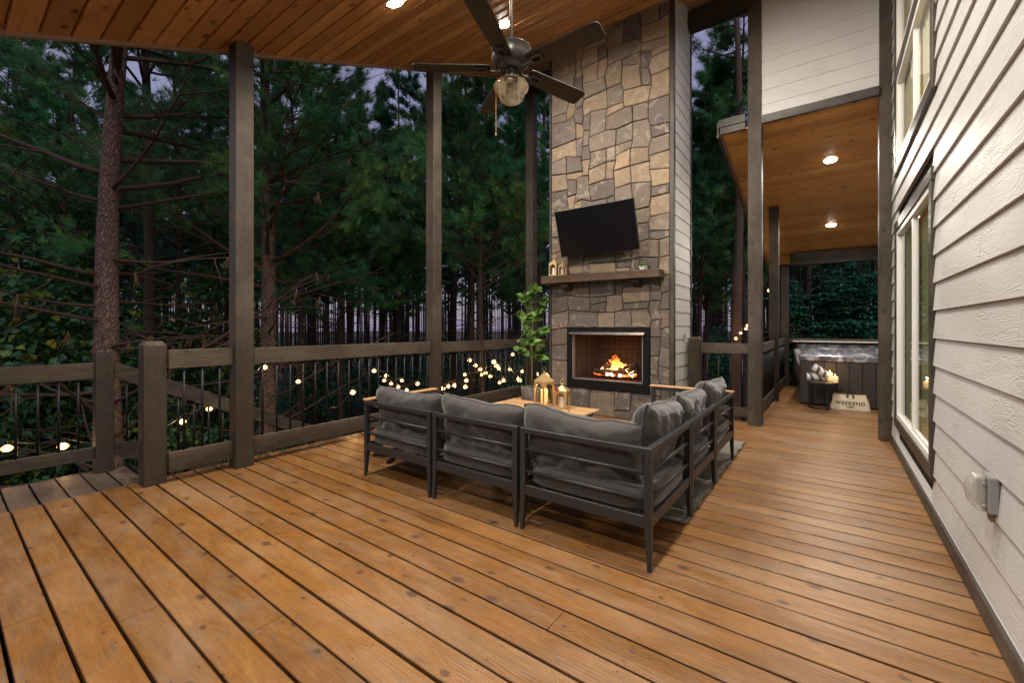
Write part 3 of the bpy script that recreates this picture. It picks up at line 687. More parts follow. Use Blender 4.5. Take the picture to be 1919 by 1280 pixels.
# fire with logs
fire=thing('log_fire','burning log fire with bright flames on a dark grate inside the fireplace','fire',(-2.42,5.74,oz0))
mb=MB()
for i in range(7): mb.box(-.26+i*.085,-.25+i*.085,-.12,.12,.04,.055)
mb.box(-.28,.28,-.1,-.088,.03,.045); mb.box(-.28,.28,.088,.1,.03,.045)
for x_ in (-.25,.24): mb.box(x_,x_+.012,-.1,-.088,0,.03); mb.box(x_,x_+.012,.088,.1,0,.03)
mb.build('grate',M['black'],fire)
def logmat():
    m,nt,b=newmat('charred_log'); n=N(nt); o,x,y,z=n.obj(); f=n.noise(o,14,5,.7,.5); c=n.mix(f,(.02,.015,.012),(.12,.08,.05)); n.link(c,b.inputs['Base Color']); b.inputs['Roughness'].default_value=.9
    g=n.noise(o,9,4,.6,1.5); e=n.ramp(n.math('MULTIPLY_ADD',z,-3.0,n.math('ADD',g,.22)),[(.50,(0,0,0)),(.60,(1,.07,.005)),(.78,(1,.32,.05))]); n.link(e,b.inputs['Emission Color']); b.inputs['Emission Strength'].default_value=5
    n.link(n.bump(f,1,.02),b.inputs['Normal']); return m
LM=logmat()
for (a,b_,r) in [((-.30,-.05,.10),(.10,-.02,.10),.045),((-.02,-.06,.10),(.30,.0,.11),.05),((-.22,.06,.10),(.26,.07,.10),.05),((-.18,-.02,.18),(.14,.06,.20),.042),((.05,.05,.19),(.30,-.02,.21),.038)]:
    q=MB(); n_=7; A,B_=Vector(a),Vector(b_); q.tube([A.lerp(B_,i/(n_-1))+Vector((0,rnd(-.006,.006),rnd(-.008,.008))) for i in range(n_)],[r*rnd(.88,1.1) for _ in range(n_)],10); q.build('log',LM,fire)
def flamemat():
    m,nt,b=newmat('flame'); n=N(nt); nt.nodes.remove(b); o,x,y,z=n.obj(); e=n('Emission'); t=n('BsdfTransparent'); ms=n('MixShader')
    nz=n.noise(n.comb(n.math('MULTIPLY',x,2.0),y,n.math('MULTIPLY',z,.8)),16,4,.6,1.0)
    k_=n.math('ADD',n.math('MULTIPLY',z,2.6),n.math('MULTIPLY',nz,.35))
    c=n.ramp(k_,[(.34,(1,.66,.34)),(.66,(1,.38,.07)),(1.0,(1,.12,.01))]); n.link(c,e.inputs[0]); 
    st=n.math('MULTIPLY_ADD',n.math('MINIMUM',k_,1.0),-9.0,11.5); n.link(n.math('MAXIMUM',st,1.5),e.inputs[1])
    lw=n('LayerWeight'); lw.inputs[0].default_value=.45; a=n.math('MULTIPLY',n.math('SUBTRACT',1.0,lw.outputs['Facing']),1.5,clamp=True)
    a=n.math('MULTIPLY',a,n.math('MULTIPLY_ADD',nz,2.2,-.45,clamp=True),clamp=True)
    n.link(a,ms.inputs[0]); n.link(t.outputs[0],ms.inputs[1]); n.link(e.outputs[0],ms.inputs[2]); n.link(ms.outputs[0],nt.nodes['Material Output'].inputs[0]); return m
FM=flamemat(); q=MB(); rf=random.Random(5)
for (x_,y_,z_,h,r) in [(-.03,-.02,.13,.22,.034),(.01,.0,.15,.17,.03),(-.07,-.01,.14,.15,.028),(-.12,.0,.14,.11,.024),(.05,.01,.17,.10,.026),(-.01,-.05,.12,.10,.03),(.03,-.04,.10,.08,.024),(.10,-.02,.17,.07,.02),(-.17,-.01,.13,.07,.02),(-.21,-.02,.13,.05,.016),(.14,-.06,.06,.09,.014),(.18,-.06,.09,.10,.012),(.22,-.06,.07,.09,.012),(.25,-.05,.05,.06,.012),(-.05,.03,.2,.16,.022),(-.04,-.01,.30,.06,.010),(.02,.01,.26,.07,.012),(-.10,.02,.24,.05,.010),(-.02,-.09,.06,.05,.03),(.08,-.09,.055,.05,.025),(-.1,-.09,.06,.045,.022)]:
    P=[];Rr=[]; ph=rf.uniform(0,6)
    for i in range(9):
        t=i/8; P.append((x_+.045*math.sin(ph+t*6)*t+.02*t,y_+.01*math.sin(ph*2+t*4)*t,z_+h*t*.85)); Rr.append(max(.001,r*(math.sin(math.pi*min(1,.18+t*.82))**.8)*(1-t*.55)))
    q.tube(P,Rr,10,cap=False)
q.build('flames',FM,fire,smooth=True)
pl=bpy.data.lights.new('fire_glow','POINT'); pl.energy=4.5; pl.color=(1,.32,.07); pl.shadow_soft_size=.08
po=bpy.data.objects.new('glow',pl); COL.objects.link(po); po.parent=fire; po.location=(0,-.05,.27)
# side hook / tap on chimney siding
hk=MB(); hk.box(-1.556,-1.54,5.93,5.965,1.06,1.14); hk.tube([(-1.54,5.95,1.07),(-1.52,5.95,1.05),(-1.52,5.95,1.03),(-1.535,5.95,1.02)],.006,6)
tag(hk.build('wall_hook',M['plastic']),'small grey metal hook on the white side of the chimney','hook')
# ================================================================ television
tv=thing('television','black flat screen television tilted forward on the stone chimney','television',(-2.49,5.3,2.215)); tv.rotation_euler=(R(18.5),0,0)
mb=MB(); mb.box(-.56,.56,0,.035,0,.63); mb.build('case',M['black'],tv,bevel=.004)
m,nt,b=newmat('tv_screen'); b.inputs['Base Color'].default_value=(.004,.004,.005,1); b.inputs['Roughness'].default_value=.25; b.inputs['Specular IOR Level'].default_value=.3
mb=MB(); mb.box(-.552,.552,-.002,0,.012,.622); mb.build('screen',m,tv)
mb=MB(); mb.box(-.12,.12,.035,.10,.2,.42); mb.box(-.03,.03,.06,.2,.05,.4); mb.build('wall_mount',M['black'],tv)
# ================================================================ ceiling fan
fz=2.948; fan=thing('ceiling_fan','five blade dark ceiling fan on a long rod with a glass light','ceiling fan',(-1.696,2.284,fz))
ztop=zc(2.284)-fz
mb=MB(); mb.tube([(0,0,.12),(0,0,ztop-.02)],.0125,12); mb.build('rod',M['rod'],fan,smooth=True)
mb=MB(); mb.lathe([(.0,ztop-.09),(.03,ztop-.085),(.065,ztop-.03),(.07,ztop+.02)],n=28); mb.build('canopy',M['fan'],fan,smooth=True)
mb=MB(); mb.lathe([(.012,.16),(.022,.155),(.026,.135),(.09,.13),(.125,.122),(.134,.116),(.134,.109),(.127,.105),(.129,.06),(.120,.030),(.098,.012),(.085,.010),(.082,-.010),(.06,-.02),(.0,-.02)],n=40); mb.build('motor_housing',M['fan'],fan,smooth=True)
mb=MB(); mb.lathe([(.0,-.02),(.046,-.02),(.05,-.03),(.05,-.075),(.046,-.085),(.0,-.085)],n=28); mb.build('switch_cup',M['black'],fan,smooth=True)
sh=MB(); sh.lathe([(.040,-.075),(.056,-.078),(.085,-.090),(.108,-.108),(.116,-.125),(.113,-.140),(.096,-.150),(.091,-.158),(.087,-.182),(.070,-.214),(.042,-.232),(.002,-.240)],n=36); sho=sh.build('glass_shade',M['shade'],fan,smooth=True)
mb=MB(); mb.lathe([(.002,-.175),(.014,-.17),(.02,-.155),(.018,-.13),(.010,-.11),(.009,-.088)],n=16); mb.build('light_bulb',M['clear'],sho,smooth=True)
mb=MB(); mb.lathe([(.0,-.12),(.030,-.118),(.034,-.10),(.034,-.087)],n=20); mb.build('bulb_socket',M['black'],sho,smooth=True)
m=simple('blade_wood',(.014,.009,.007),.45,var=.3,scale=9); 
bme=None
rad=[.66,.56,.66,.67,.70]
for i,ang in enumerate([-157,-79,-9+9,65,137]):
    ang=-143+72*i
    prof=[(.135,-.052),(.16,-.058),(.60,-.070),(.63,-.064),(.645,-.045),(.648,.045),(.635,.066),(.60,.070),(.16,.058),(.135,.052)]
    if bme is None:
        q=MB(); q.prism(prof,'z',-.004,.004); bl=q.build('blade',m,fan,bevel=.002); bme=bl
        q=MB(); q.box(.155,.24,-.026,-.014,-.016,-.005); q.box(.155,.24,.014,.026,-.016,-.005); q.box(.225,.24,-.026,.026,-.018,-.005); q.box(.155,.17,-.026,.026,-.018,-.005)
        q.tube([(.07,0,-.02),(.11,0,-.022),(.16,0,-.012)],[.012,.010,.012],8); ir=q.build('blade_iron',M['fan'],bl,bevel=.002)
    else:
        bl=bme.copy(); COL.objects.link(bl); bl.parent=fan; i2=ir.copy(); COL.objects.link(i2); i2.parent=bl
    bl.rotation_euler=(R(-12),0,R(ang)); bl.location=(0,0,.0)
mb=MB(); cxx=(-.053*RT[0]*1.9,-.053*RT[1]*1.9); mb.tube([(cxx[0]*.5,cxx[1]*.5,-.07),(cxx[0],cxx[1],-.10),(cxx[0],cxx[1],-.43)],.0018,5); mb.lathe([(.0,-.45),(.006,-.445),(.006,-.435),(.0,-.43)],c=(cxx[0],cxx[1],0),n=8); mb.build('pull_chain',M['gold'],fan)
# ================================================================ sofa modules
def cushion(w,h,t,seed,nu=34,nv=24,sag=.0,crease=.008,ridge=0,puff=.5):
    """upholstered pillow: w wide (x), h tall (z), t thick (y)"""
    q=MB(); sd=seed*7.3; P=[]
    def pt(i,j,s):
        u=-1+2*i/nu; v=-1+2*j/nv
        ed=max(abs(u),abs(v)); f=(max(0,1-abs(u)**5)**.5)*(max(0,1-abs(v)**5)**.5)
        f=f**.8
        x=u*w/2*(1-.035*(1-abs(v)**2)*abs(u)**3); z=v*h/2*(1-.05*(1-abs(u)**2)*abs(v)**3)
        nz=mnoise.fractal(Vector((u*2.6+sd,v*2.2,s*.7)),.9,2.1,3)
        ridg=1-abs(mnoise.noise(Vector((u*3.0+sd+v*2.4,v*1.5-u*.5,s+sd)))*2)
        y=s*t/2*f*(1+.18*nz)-(s*crease*ridg*ridg*f*1.2)
        if v>0: z+= sag*(.55*mnoise.noise(Vector((u*1.6+sd,.3,0)))-.30*u-.05)*v*v
        z+=.010*mnoise.noise(Vector((u*5+sd,v*3,9)))*(ed**6)
        y+=.012*mnoise.noise(Vector((u*3+sd,v*3,4)))*(ed**4)
        return (x,y,z)
    idx={}
    for s in (-1,1):
        for i in range(nu+1):
            for j in range(nv+1):
                edge=i in(0,nu) or j in(0,nv)
                key=(i,j,0 if edge else s)
                if key not in idx: idx[key]=len(P); P.append(pt(i,j,s if not edge else 1))
    fs=[]
    for s in (-1,1):
        g=lambda i,j:idx[(i,j,0 if (i in(0,nu) or j in(0,nv)) else s)]
        for i in range(nu):
            for j in range(nv): 
                fs.append((g(i,j),g(i+1,j),g(i+1,j+1),g(i,j+1)))
    q.add(P,fs)
    rim=[P[idx[(i,0,0)]] for i in range(nu+1)]+[P[idx[(nu,j,0)]] for j in range(1,nv+1)]+[P[idx[(i,nv,0)]] for i in range(nu-1,-1,-1)]+[P[idx[(0,j,0)]] for j in range(nv-1,0,-1)]
    return q,rim
def boxcush(w,d,h,seed,nu=26,nv=22):
    q=MB(); sd=seed*3.1; prof=[(0,-1,.0),(0,-.96,.25),]
    def pt(u,v,k): # k 0..1 bottom to top
        r=.035; z=h*k
        edge=min(1,(1-max(abs(u)**8,abs(v)**8)))
        return u,v,z
    N1=22; ring=[]
    for i in range(N1*4):
        s,t=divmod(i,N1); t=t/N1*2-1
        ring.append([(t,-1),(1,t),(-t,1),(-1,-t)][s])
    rows=[(.955,0.0),(1,.10),(1.006,.5),(1,.90),(.965,1.0),(.90,1.03),(.7,1.06),(.4,1.08),(.1,1.085)]
    vs=[]
    for sc,k in rows:
        for (u,v) in ring:
            L=(abs(u)**6+abs(v)**6)**(1/6); uu,vv=u/L*min(L,1.0),v/L*min(L,1.0)
            nn=mnoise.noise(Vector((uu*sc*2+sd,vv*sc*2,k)))
            vs.append((uu*sc*w/2*(1+.006*nn),vv*sc*d/2*(1+.006*nn),h*k+.012*nn*(k>.2)))
    n_=len(ring); fs=[(i*n_+k,i*n_+(k+1)%n_,(i+1)*n_+(k+1)%n_,(i+1)*n_+k) for i in range(len(rows)-1) for k in range(n_)]
    fs.append(tuple(range(n_-1,-1,-1))); fs.append(tuple((len(rows)-1)*n_+k for k in range(n_)))
    q.add(vs,fs); rim=[vs[n_*1+k] for k in range(n_)]; rim2=[vs[n_*4+k] for k in range(n_)]
    return q,rim,rim2
def legm(x,y,sx,sy,H=.62):
    q=MB(); w=.036; t=.020 
    # square tube, tapers towards the foot under the seat bar
    vs=[]
    for z,ww in ((0,t),(.22,w),(H,w)):
        for (a,b_) in ((0,0),(1,0),(1,1),(0,1)):
            vs.append((x+sx*a*ww,y+sy*b_*ww*(1.0),z))
    fs=[(0,1,2,3),(8,9,10,11)]+[(i*4+k,i*4+(k+1)%4,(i+1)*4+(k+1)%4,(i+1)*4+k) for i in range(2) for k in range(4)]
    q.add(vs,fs); return q
def sofa(name,label,loc,rz,w,d,backs,arms,seeds,cat='sofa section',seatsc=1,strap=False):
    """local frame: back along x at y=0, seat extends to +y; backs: 'b' (y=0 side), 'r' (x=w side); arm: 'l' at x=0 or 'r' at x=w"""
    t=thing(name,label,cat,loc,rz,'grey cushioned sections of the corner sofa')
    H=.62
    hb={'00':H if 'b' in backs or 'l' in arms else .27,'10':H,'01':.27,'11':.27}
    if 'l' in arms: hb['01']=H
    if 'r' in backs or 'r' in arms: hb['11']=H
    if 'b' not in backs: pass
    legm(0,0,1,1,H).build('leg',M['metal'],t,bevel=.002); legm(w,0,-1,1,H).build('leg',M['metal'],t,bevel=.002)
    legm(0,d,1,-1,hb['01']).build('leg',M['metal'],t,bevel=.002); legm(w,d,-1,-1,hb['11']).build('leg',M['metal'],t,bevel=.002)
    q=MB(); q.box(.036,w-.036,.004,.028,.215,.275); q.box(.036,w-.036,d-.028,d-.004,.215,.275); q.box(.004,.028,.036,d-.036,.216,.274); q.box(w-.028,w-.004,.036,d-.036,.216,.274)
    for i in range(5): y_=.12+i*(d-.2)/4; q.box(.028,w-.028,y_-.025,y_+.025,.262,.272)
    q.build('seat_frame',M['metal'],t,bevel=.002)
    q=MB(); q.box(.0362,w-.0362,.001,.035,H-.032,H-.001); q.build('back_rail',M['metal'],t,bevel=.002)
    for z in (.355,.49):
        q=MB(); q.tube([(.03,.018,z),(w-.03,.018,z)],.011,12); q.build('crossbar',M['metal'],t,smooth=True)
    if 'r' in backs:
        q=MB(); q.box(w-.035,w-.001,.0362,d-.0362,H-.032,H-.001); q.build('back_rail',M['metal'],t,bevel=.002)
        for z in (.355,.49):
            q=MB(); q.tube([(w-.018,.03,z),(w-.018,d-.03,z)],.011,12); q.build('crossbar',M['metal'],t,smooth=True)
    for side in arms:
        x0=0.0 if side=='l' else w-.036
        q=MB(); q.box(x0+.001,x0+.035,.037,d-.037,H-.034,H-.003); q.tube([(x0+.018,.03,.44),(x0+.018,d-.03,.44)],.009,10); q.build('arm_frame',M['metal'],t)
        q=MB(); q.box(x0-.012,x0+.048,-.004,d+.012,H,H+.018); a=q.build('armrest',M['teaky'],t,bevel=.004)
    xb0=.05; xb1=w-.05
    q,r1,r2=boxcush((w-.03),(d-.05),.115,seeds[0]); q.v=[(a+w/2,b_+d/2+.0,c+.278) for a,b_,c in q.v]; sc=q.build('seat_cushion',M['cush'],t,smooth=True)
    pp=MB(); 
    for rr in (r1,r2): 
        P=[(a+w/2,b_+d/2,c+.278) for a,b_,c in rr]; P.append(P[0]); pp.tube(P,.004,5,cap=False)
    pp.build('piping',M['pipe'],sc,smooth=True)
    def pillow(cx_,cy_,cz_,ww,hh,tt,rz_,lean,seed,sag):
        q,rim=cushion(ww,hh,tt,seed,sag=sag); Mx=Matrix.Translation((cx_,cy_,cz_))@Matrix.Rotation(rz_,4,'Z')@Matrix.Rotation(lean,4,'X')
        q.v=[tuple(Mx@Vector(v)) for v in q.v]; o=q.build('back_cushion',M['cush'],t,smooth=True)
        P=[tuple(Mx@Vector(v)) for v in rim]; P.append(P[0]); z=MB(); z.tube(P,.0045,5,cap=False); z.build('piping',M['pipe'],o,smooth=True)
    return t,pillow
def pil_b(p,w,seed,h=.40,t=.20,lean=-12,cz=.575,cy=.135,dx=0,ww=None,sag=.05,rz_=0):
    p(w/2+dx,cy,cz,ww or w-.06,h,t,rz_,R(-lean),seed,sag)
# back row (along x): back faces the camera
# lean: top tilts backwards (towards -y local) => rotate about x by +angle
t1,p=sofa('sofa_section','left end section of the grey sofa with a wooden armrest beside the railing',(-3.10,2.13,0),0,.79,.78,'b','l',(1,))
pil_b(p,.79,11,lean=-10,cz=.545,dx=.04,sag=.05,h=.37,t=.19,rz_=R(2))
t2,p=sofa('sofa_section','middle section of the grey sofa back row, second from the railing end',(-2.285,2.13,0),0,.745,.78,'b','',(2,))
pil_b(p,.745,12,lean=-9,cz=.54,sag=.06,ww=.73,t=.19,h=.385)
t3,p=sofa('sofa_section','corner section of the grey sofa, nearest the camera with two back cushions',(-1.515,2.13,0),0,.80,.78,'br','',(3,))
pil_b(p,.80,13,lean=-9,cz=.54,sag=.06,dx=-.06,ww=.76,h=.385,t=.19)
p(.80-.135,.50,.585,.60,.40,.18,R(90),R(10),14,.05)
# right row: back on +x side.  local frame rotated +90deg: local x -> +y, local y -> -x
t4,p=sofa('sofa_section','middle section of the right sofa row, between corner and far end',(-.715,2.93,0),R(90),.71,.76,'b','',(4,))
pil_b(p,.71,15,lean=-10,cz=.565,sag=.05,h=.39,t=.18)
t5,p=sofa('sofa_section','far end section of the right sofa row with a wooden armrest by the chimney',(-.715,3.66,0),R(90),.77,.76,'b','r',(5,))
pil_b(p,.77,16,lean=-12,cz=.575,sag=.06,h=.41,t=.18,dx=-.03)
# ================================================================ rug
m,nt,b=newmat('woven_rug'); n=N(nt); o,x,y,z=n.obj(); f=n.noise(n.comb(n.math('MULTIPLY',x,2.0),n.math('MULTIPLY',y,60.0),0.0),1,4,.7)
g=n.noise(n.comb(n.math('MULTIPLY',x,120.0),n.math('MULTIPLY',y,30.0),0.0),1,3,.6); c=n.ramp(n.math('MULTIPLY_ADD',f,.6,n.math('MULTIPLY',g,.4)),[(.35,(.08,.075,.06)),(.5,(.18,.17,.14)),(.62,(.30,.28,.235))]); n.link(c,b.inputs['Base Color']); b.inputs['Roughness'].default_value=.95; n.link(n.bump(g,.8,.006),b.inputs['Normal'])
mb=MB(); nx,ny=30,40; vs=[]
for i in range(nx+1):
    for j in range(ny+1):
        x_=-3.0+2.28*i/nx; y_=2.77+2.35*j/ny; e=(i==nx)*.008*math.sin(j*1.3)
        zz=.009+.004*mnoise.noise(Vector((x_*3,y_*3,0)))+ (.012*max(0,mnoise.noise(Vector((x_*2,y_*5,5)))) if i>nx-3 else 0)
        vs.append((x_+e,y_,zz))
fs=[(i*(ny+1)+j,(i+1)*(ny+1)+j,(i+1)*(ny+1)+j+1,i*(ny+1)+j+1) for i in range(nx) for j in range(ny)]
mb.add(vs,fs); ro=mb.build('rug',m); so=ro.modifiers.new('thick','SOLIDIFY'); so.thickness=.007; so.offset=-1
tag(ro,'worn grey beige woven rug under the corner sofa','rug')
# ================================================================ coffee table
ct=thing('coffee_table','low slatted light wood coffee table with dark metal legs','coffee table',(-2.41,3.60,0))
mb=MB(); 
for i in range(7): mb.box(-.545,.545,-.41+i*.118,-.41+i*.118+.112,.378,.4)
mb.build('tabletop',M['teak'],ct,bevel=.004)
mb=MB(); mb.box(-.50,.50,-.36,-.33,.34,.377); mb.box(-.50,.50,.33,.36,.34,.377); mb.box(-.50,-.47,-.33,.33,.34,.377); mb.box(.47,.50,-.33,.33,.34,.377); mb.build('apron',M['metal'],ct)
for sx in(-1,1):
    for sy in (-1,1):
        q=MB(); q.tube([(sx*.44,sy*.33,.34),(sx*.50,sy*.39,0)],[.026,.016],4); q.build('leg',M['metal'],ct)
# ---------------- lanterns
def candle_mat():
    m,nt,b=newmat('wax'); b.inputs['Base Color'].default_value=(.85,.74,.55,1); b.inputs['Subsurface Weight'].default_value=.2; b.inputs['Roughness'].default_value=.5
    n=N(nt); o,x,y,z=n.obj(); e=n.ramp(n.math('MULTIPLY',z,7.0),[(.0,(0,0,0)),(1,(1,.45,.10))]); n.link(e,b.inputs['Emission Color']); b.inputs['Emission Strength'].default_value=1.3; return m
M['wax']=candle_mat(); M['waxoff']=simple('plain_wax',(.75,.70,.62),.5,var=.05)
def lantern(label,loc,rz,w,h,lit,group,cat='lantern',lightpw=.6):
    t=thing('lantern',label,cat,loc,rz,group); q=MB(); a=w/2; p=.012; hb=h*.68
    q.box(-a,a,-a,a,0,.014); q.box(-a,a,-a,a,hb,hb+.012)
    for sx in(-1,1):
        for sy in(-1,1): q.box(min(sx*a,sx*(a-p)),max(sx*a,sx*(a-p)),min(sy*a,sy*(a-p)),max(sy*a,sy*(a-p)),.014,hb)
    # arched spandrels on the four sides
    r=a-p; zs0=hb-r
    for side in range(4):
        A=Matrix.Rotation(side*math.pi/2,4,'Z')
        for sgn in (-1,1):
            pts=[(sgn*(r*math.cos(i*math.pi/2/6)*.92),zs0-.006+r*.92*math.sin(i*math.pi/2/6)) for i in range(7)]
            poly=[(sgn*r,zs0-.02),(sgn*r,hb),(0,hb)]+pts[::-1]
            n_=len(poly); vs=[A@Vector((x_,-a+.001,z_)) for x_,z_ in poly]+[A@Vector((x_,-a+.006,z_)) for x_,z_ in poly]
            q.add(vs,[tuple(range(n_)),tuple(range(2*n_-1,n_-1,-1))]+[(k,(k+1)%n_,n_+(k+1)%n_,n_+k) for k in range(n_)])
    q.build('frame',M['gold'],t)
    q=MB(); zb=hb+.0125; hr=h-hb-.03; s2=math.sqrt(2)
    q.lathe([(a*s2*1.02,zb),(a*s2*.62,zb+hr*.42),(a*s2*.30,zb+hr*.78),(a*s2*.16,zb+hr*.95),(.003,zb+hr)],n=4,rot=math.pi/4,capb=True)
    q.lathe([(.003,zb+hr-.004),(.009,zb+hr+.004),(.009,zb+hr+.012),(.003,zb+hr+.018)],n=10); q.build('roof',M['gold'],t)
    q=MB(); R0=.022; q.tube([(R0*math.sin(i*math.pi/8),0,zb+hr+.018+R0-R0*math.cos(i*math.pi/8)) for i in range(17)],.0018,6,cap=False); q.build('ring',M['gold'],t)
    hc=hb*.62; q=MB(); q.lathe([(.0,0),(w*.24,0),(w*.24,hc),(w*.2,hc),(w*.18,hc-.006),(.0,hc-.006)],n=20); c=q.build('candle',M['wax'] if lit else M['waxoff'],t,smooth=False); c.location=(0,0,.0145)
    if lit:
        q=MB(); q.lathe([(.0,0),(.006,.008),(.005,.018),(.0005,.034)],n=10); f=q.build('flame',M['flamey'],c,smooth=True); f.location=(0,0,hc+.0)
        l=bpy.data.lights.new('candle_glow','POINT'); l.energy=lightpw; l.color=(1,.6,.25); l.shadow_soft_size=.012; lo=bpy.data.objects.new('glow',l); COL.objects.link(lo); lo.parent=t; lo.location=(0,0,hc+.045)
    q=MB(); 
    for side in range(4):
        A=Matrix.Rotation(side*math.pi/2,4,'Z'); q.add([A@Vector(v) for v in ((-r,-a+.009,.014),(r,-a+.009,.014),(r,-a+.009,hb),(-r,-a+.009,hb))],[(0,1,2,3)])
    q.build('glass',M['clear'],t)
    return t
lantern('taller gold lantern with lit candle on the coffee table',(-2.43,3.86,.401),R(-18),.155,.36,True,'gold lanterns on the coffee table')
lantern('smaller gold lantern with white candle on the coffee table',(-2.20,3.84,.401),R(12),.125,.25,False,'gold lanterns on the coffee table')
lantern('taller gold lantern at the left end of the mantel',(-3.215,5.375,1.972),R(8),.115,.25,False,'gold lanterns on the mantel')
lantern('smaller gold lantern beside the taller one on the mantel',(-3.07,5.36,1.970),R(-10),.085,.185,False,'gold lanterns on the mantel')
# wine glasses, berries and flowers
def wineglass(x,y,s,label,rose=False):
    t=thing('wine_glass',label,'glass',(x,y,.401),0,'stemmed glasses on the coffee table'); q=MB()
    q.lathe([(.0,0),(.032,.001),(.030,.003),(.004,.008),(.0035,.075),(.008,.082),(.030,.10),(.040,.13),(.040,.16),(.034,.19)],n=24); q.build('bowl',M['clear'],t,smooth=True); t.scale=(s,)*3
    if rose:
        q=MB(); rr=random.Random(3)
        for i in range(7):
            a=i*2.4; r=.006+i*.0022; q.lathe([(.001,-.012),(r,-.006),(r*1.25,.006),(r*1.05,.016-i*.001)],c=(math.cos(a)*.003,math.sin(a)*.003,0),n=12)
        o=q.build('flower',simple('red_petals',(.35,.015,.02),.6),None,smooth=True); o.location=(x+.0,y,.401+.20*s); tag(o,'small red flower resting on the rim of a wine glass','flower')
    return t
wineglass(-2.36,3.70,1.0,'stemmed glass in front of the taller lantern')
wineglass(-2.19,3.715,1.0,'stemmed glass with a red flower on its rim before the smaller lantern',True)
def petals(name,label,cx_,cy_,col,n_,s,spread,seed):
    rr=random.Random(seed); q=MB()
    for i in range(n_):
        x_=cx_+rr.uniform(-spread,spread); y_=cy_+rr.uniform(-spread*.5,spread*.5); a=rr.uniform(0,6); z=.403+rr.uniform(0,.012)
        pts=[(x_+s*math.cos(a+k*math.pi/3)*(1 if k%3 else 1.3),y_+s*math.sin(a+k*math.pi/3),z+.006*math.sin(k+a)) for k in range(6)]; q.add(pts+[(x_,y_,z-.001)],[(k,(k+1)%6,6) for k in range(6)])
    return tag(q.build(name,simple(name+'_mat',col,.6)),label,'flower')
petals('flower_petals','scattered yellow flower petals on the coffee table',-2.19,3.60,(.75,.38,.02),26,.013,.055,3)
q=MB(); rr=random.Random(9)
for i in range(9): q.lathe([(.0,-.007),(.007,-.003),(.007,.003),(.0,.008)],c=(-2.30+rr.uniform(-.05,.05),3.63+rr.uniform(-.03,.03),.409),n=8)
tag(q.build('red_berries',simple('berry',(.30,.03,.03),.35),smooth=True),'scattered red berries beside the yellow petals on the table','berries')
q=MB(); q.lathe([(.0,-.008),(.010,-.003),(.010,.004),(.0,.009)],c=(-2.06,3.72,.410),n=10); tag(q.build('rosebud',simple('bud',(.33,.03,.02),.4),smooth=True),'single red bud lying alone at the right of the table','flower')
# ================================================================ small wood side table left of the sofa
s=thing('side_table','small octagonal wooden side table with dark crossed feet behind the left armrest','side table',(-3.30,2.62,0),R(10))
q=MB(); q.lathe([(.245,.505),(.25,.51),(.25,.535),(.245,.54)],n=8,capb=True,capt=True); q.build('tabletop',plank('rustic_top',[(.20,.11,.055),(.27,.15,.08),(.33,.19,.11)],'x','y',.1,0,rough=.5,bump=.3,knot=.2),s)
q=MB(); q.box(-.02,.02,-.02,.02,.03,.504); q.build('pedestal',M['black'],s)
q=MB()
for i in range(4): q.box(0.02,.22,-.016,.016,.0,.026,M=Matrix.Rotation(i*math.pi/2+.4,4,'Z'))
q.build('feet',M['black'],s)
# ================================================================ potted plant by the chimney
pp=thing('potted_plant','tall leafy potted plant in a speckled stone pot beside the chimney','potted plant',(-3.72,5.55,0))
m,nt,b=newmat('speckled_pot'); n=N(nt); o,x,y,z=n.obj(); f=n.noise(o,70,3,.8); c=n.ramp(f,[(.42,(.06,.055,.05)),(.5,(.17,.155,.14)),(.6,(.36,.33,.30))]); n.link(c,b.inputs['Base Color']); b.inputs['Roughness'].default_value=.85; n.link(n.bump(f,.8,.006),b.inputs['Normal'])
q=MB(); q.lathe([(.11,0),(.135,.02),(.165,.22),(.172,.285),(.172,.30),(.155,.30),(.15,.26)],n=32,capb=True); po_=q.build('pot',m,pp,smooth=True)
q=MB(); q.lathe([(.0,.262),(.152,.26)],n=24); q.build('soil',M['mortar'],po_)
rp=random.Random(21); q=MB(); lf=MB()
def leafquad(mb,p,d,up,L,w,col=(1,1,1),fold=.25,droop=.3,n=5):
    d=Vector(d).normalized(); up=Vector(up); sd=d.cross(up); 
    if sd.length<1e-4: sd=d.orthogonal()
    sd.normalize(); up=sd.cross(d); p=Vector(p); L_=[];Rr=[];C=[]
    for i in range(n+1):
        t=i/n; ww=w*math.sin(math.pi*min(1,(t*.93+.07)))**.75 if i<n else 0
        c=p+d*(L*t)-up*(droop*L*t*t); C.append(c); L_.append(c+sd*ww/2+up*fold*ww/2); Rr.append(c-sd*ww/2+up*fold*ww/2)
    vs=C+L_+Rr; m_=n+1; fs=[]
    for i in range(n): fs.append((i,i+1,m_+i+1,m_+i)); fs.append((i+1,i,2*m_+i,2*m_+i+1))
    mb.add(vs,fs,col)
stem=[(0,0,.25),(.005,.0,.6),(-.012,.005,.95),(.01,0,1.3),(.0,.0,1.62),(.02,0,1.75)]
q.tube(stem,[.013,.012,.011,.009,.006,.004],8)
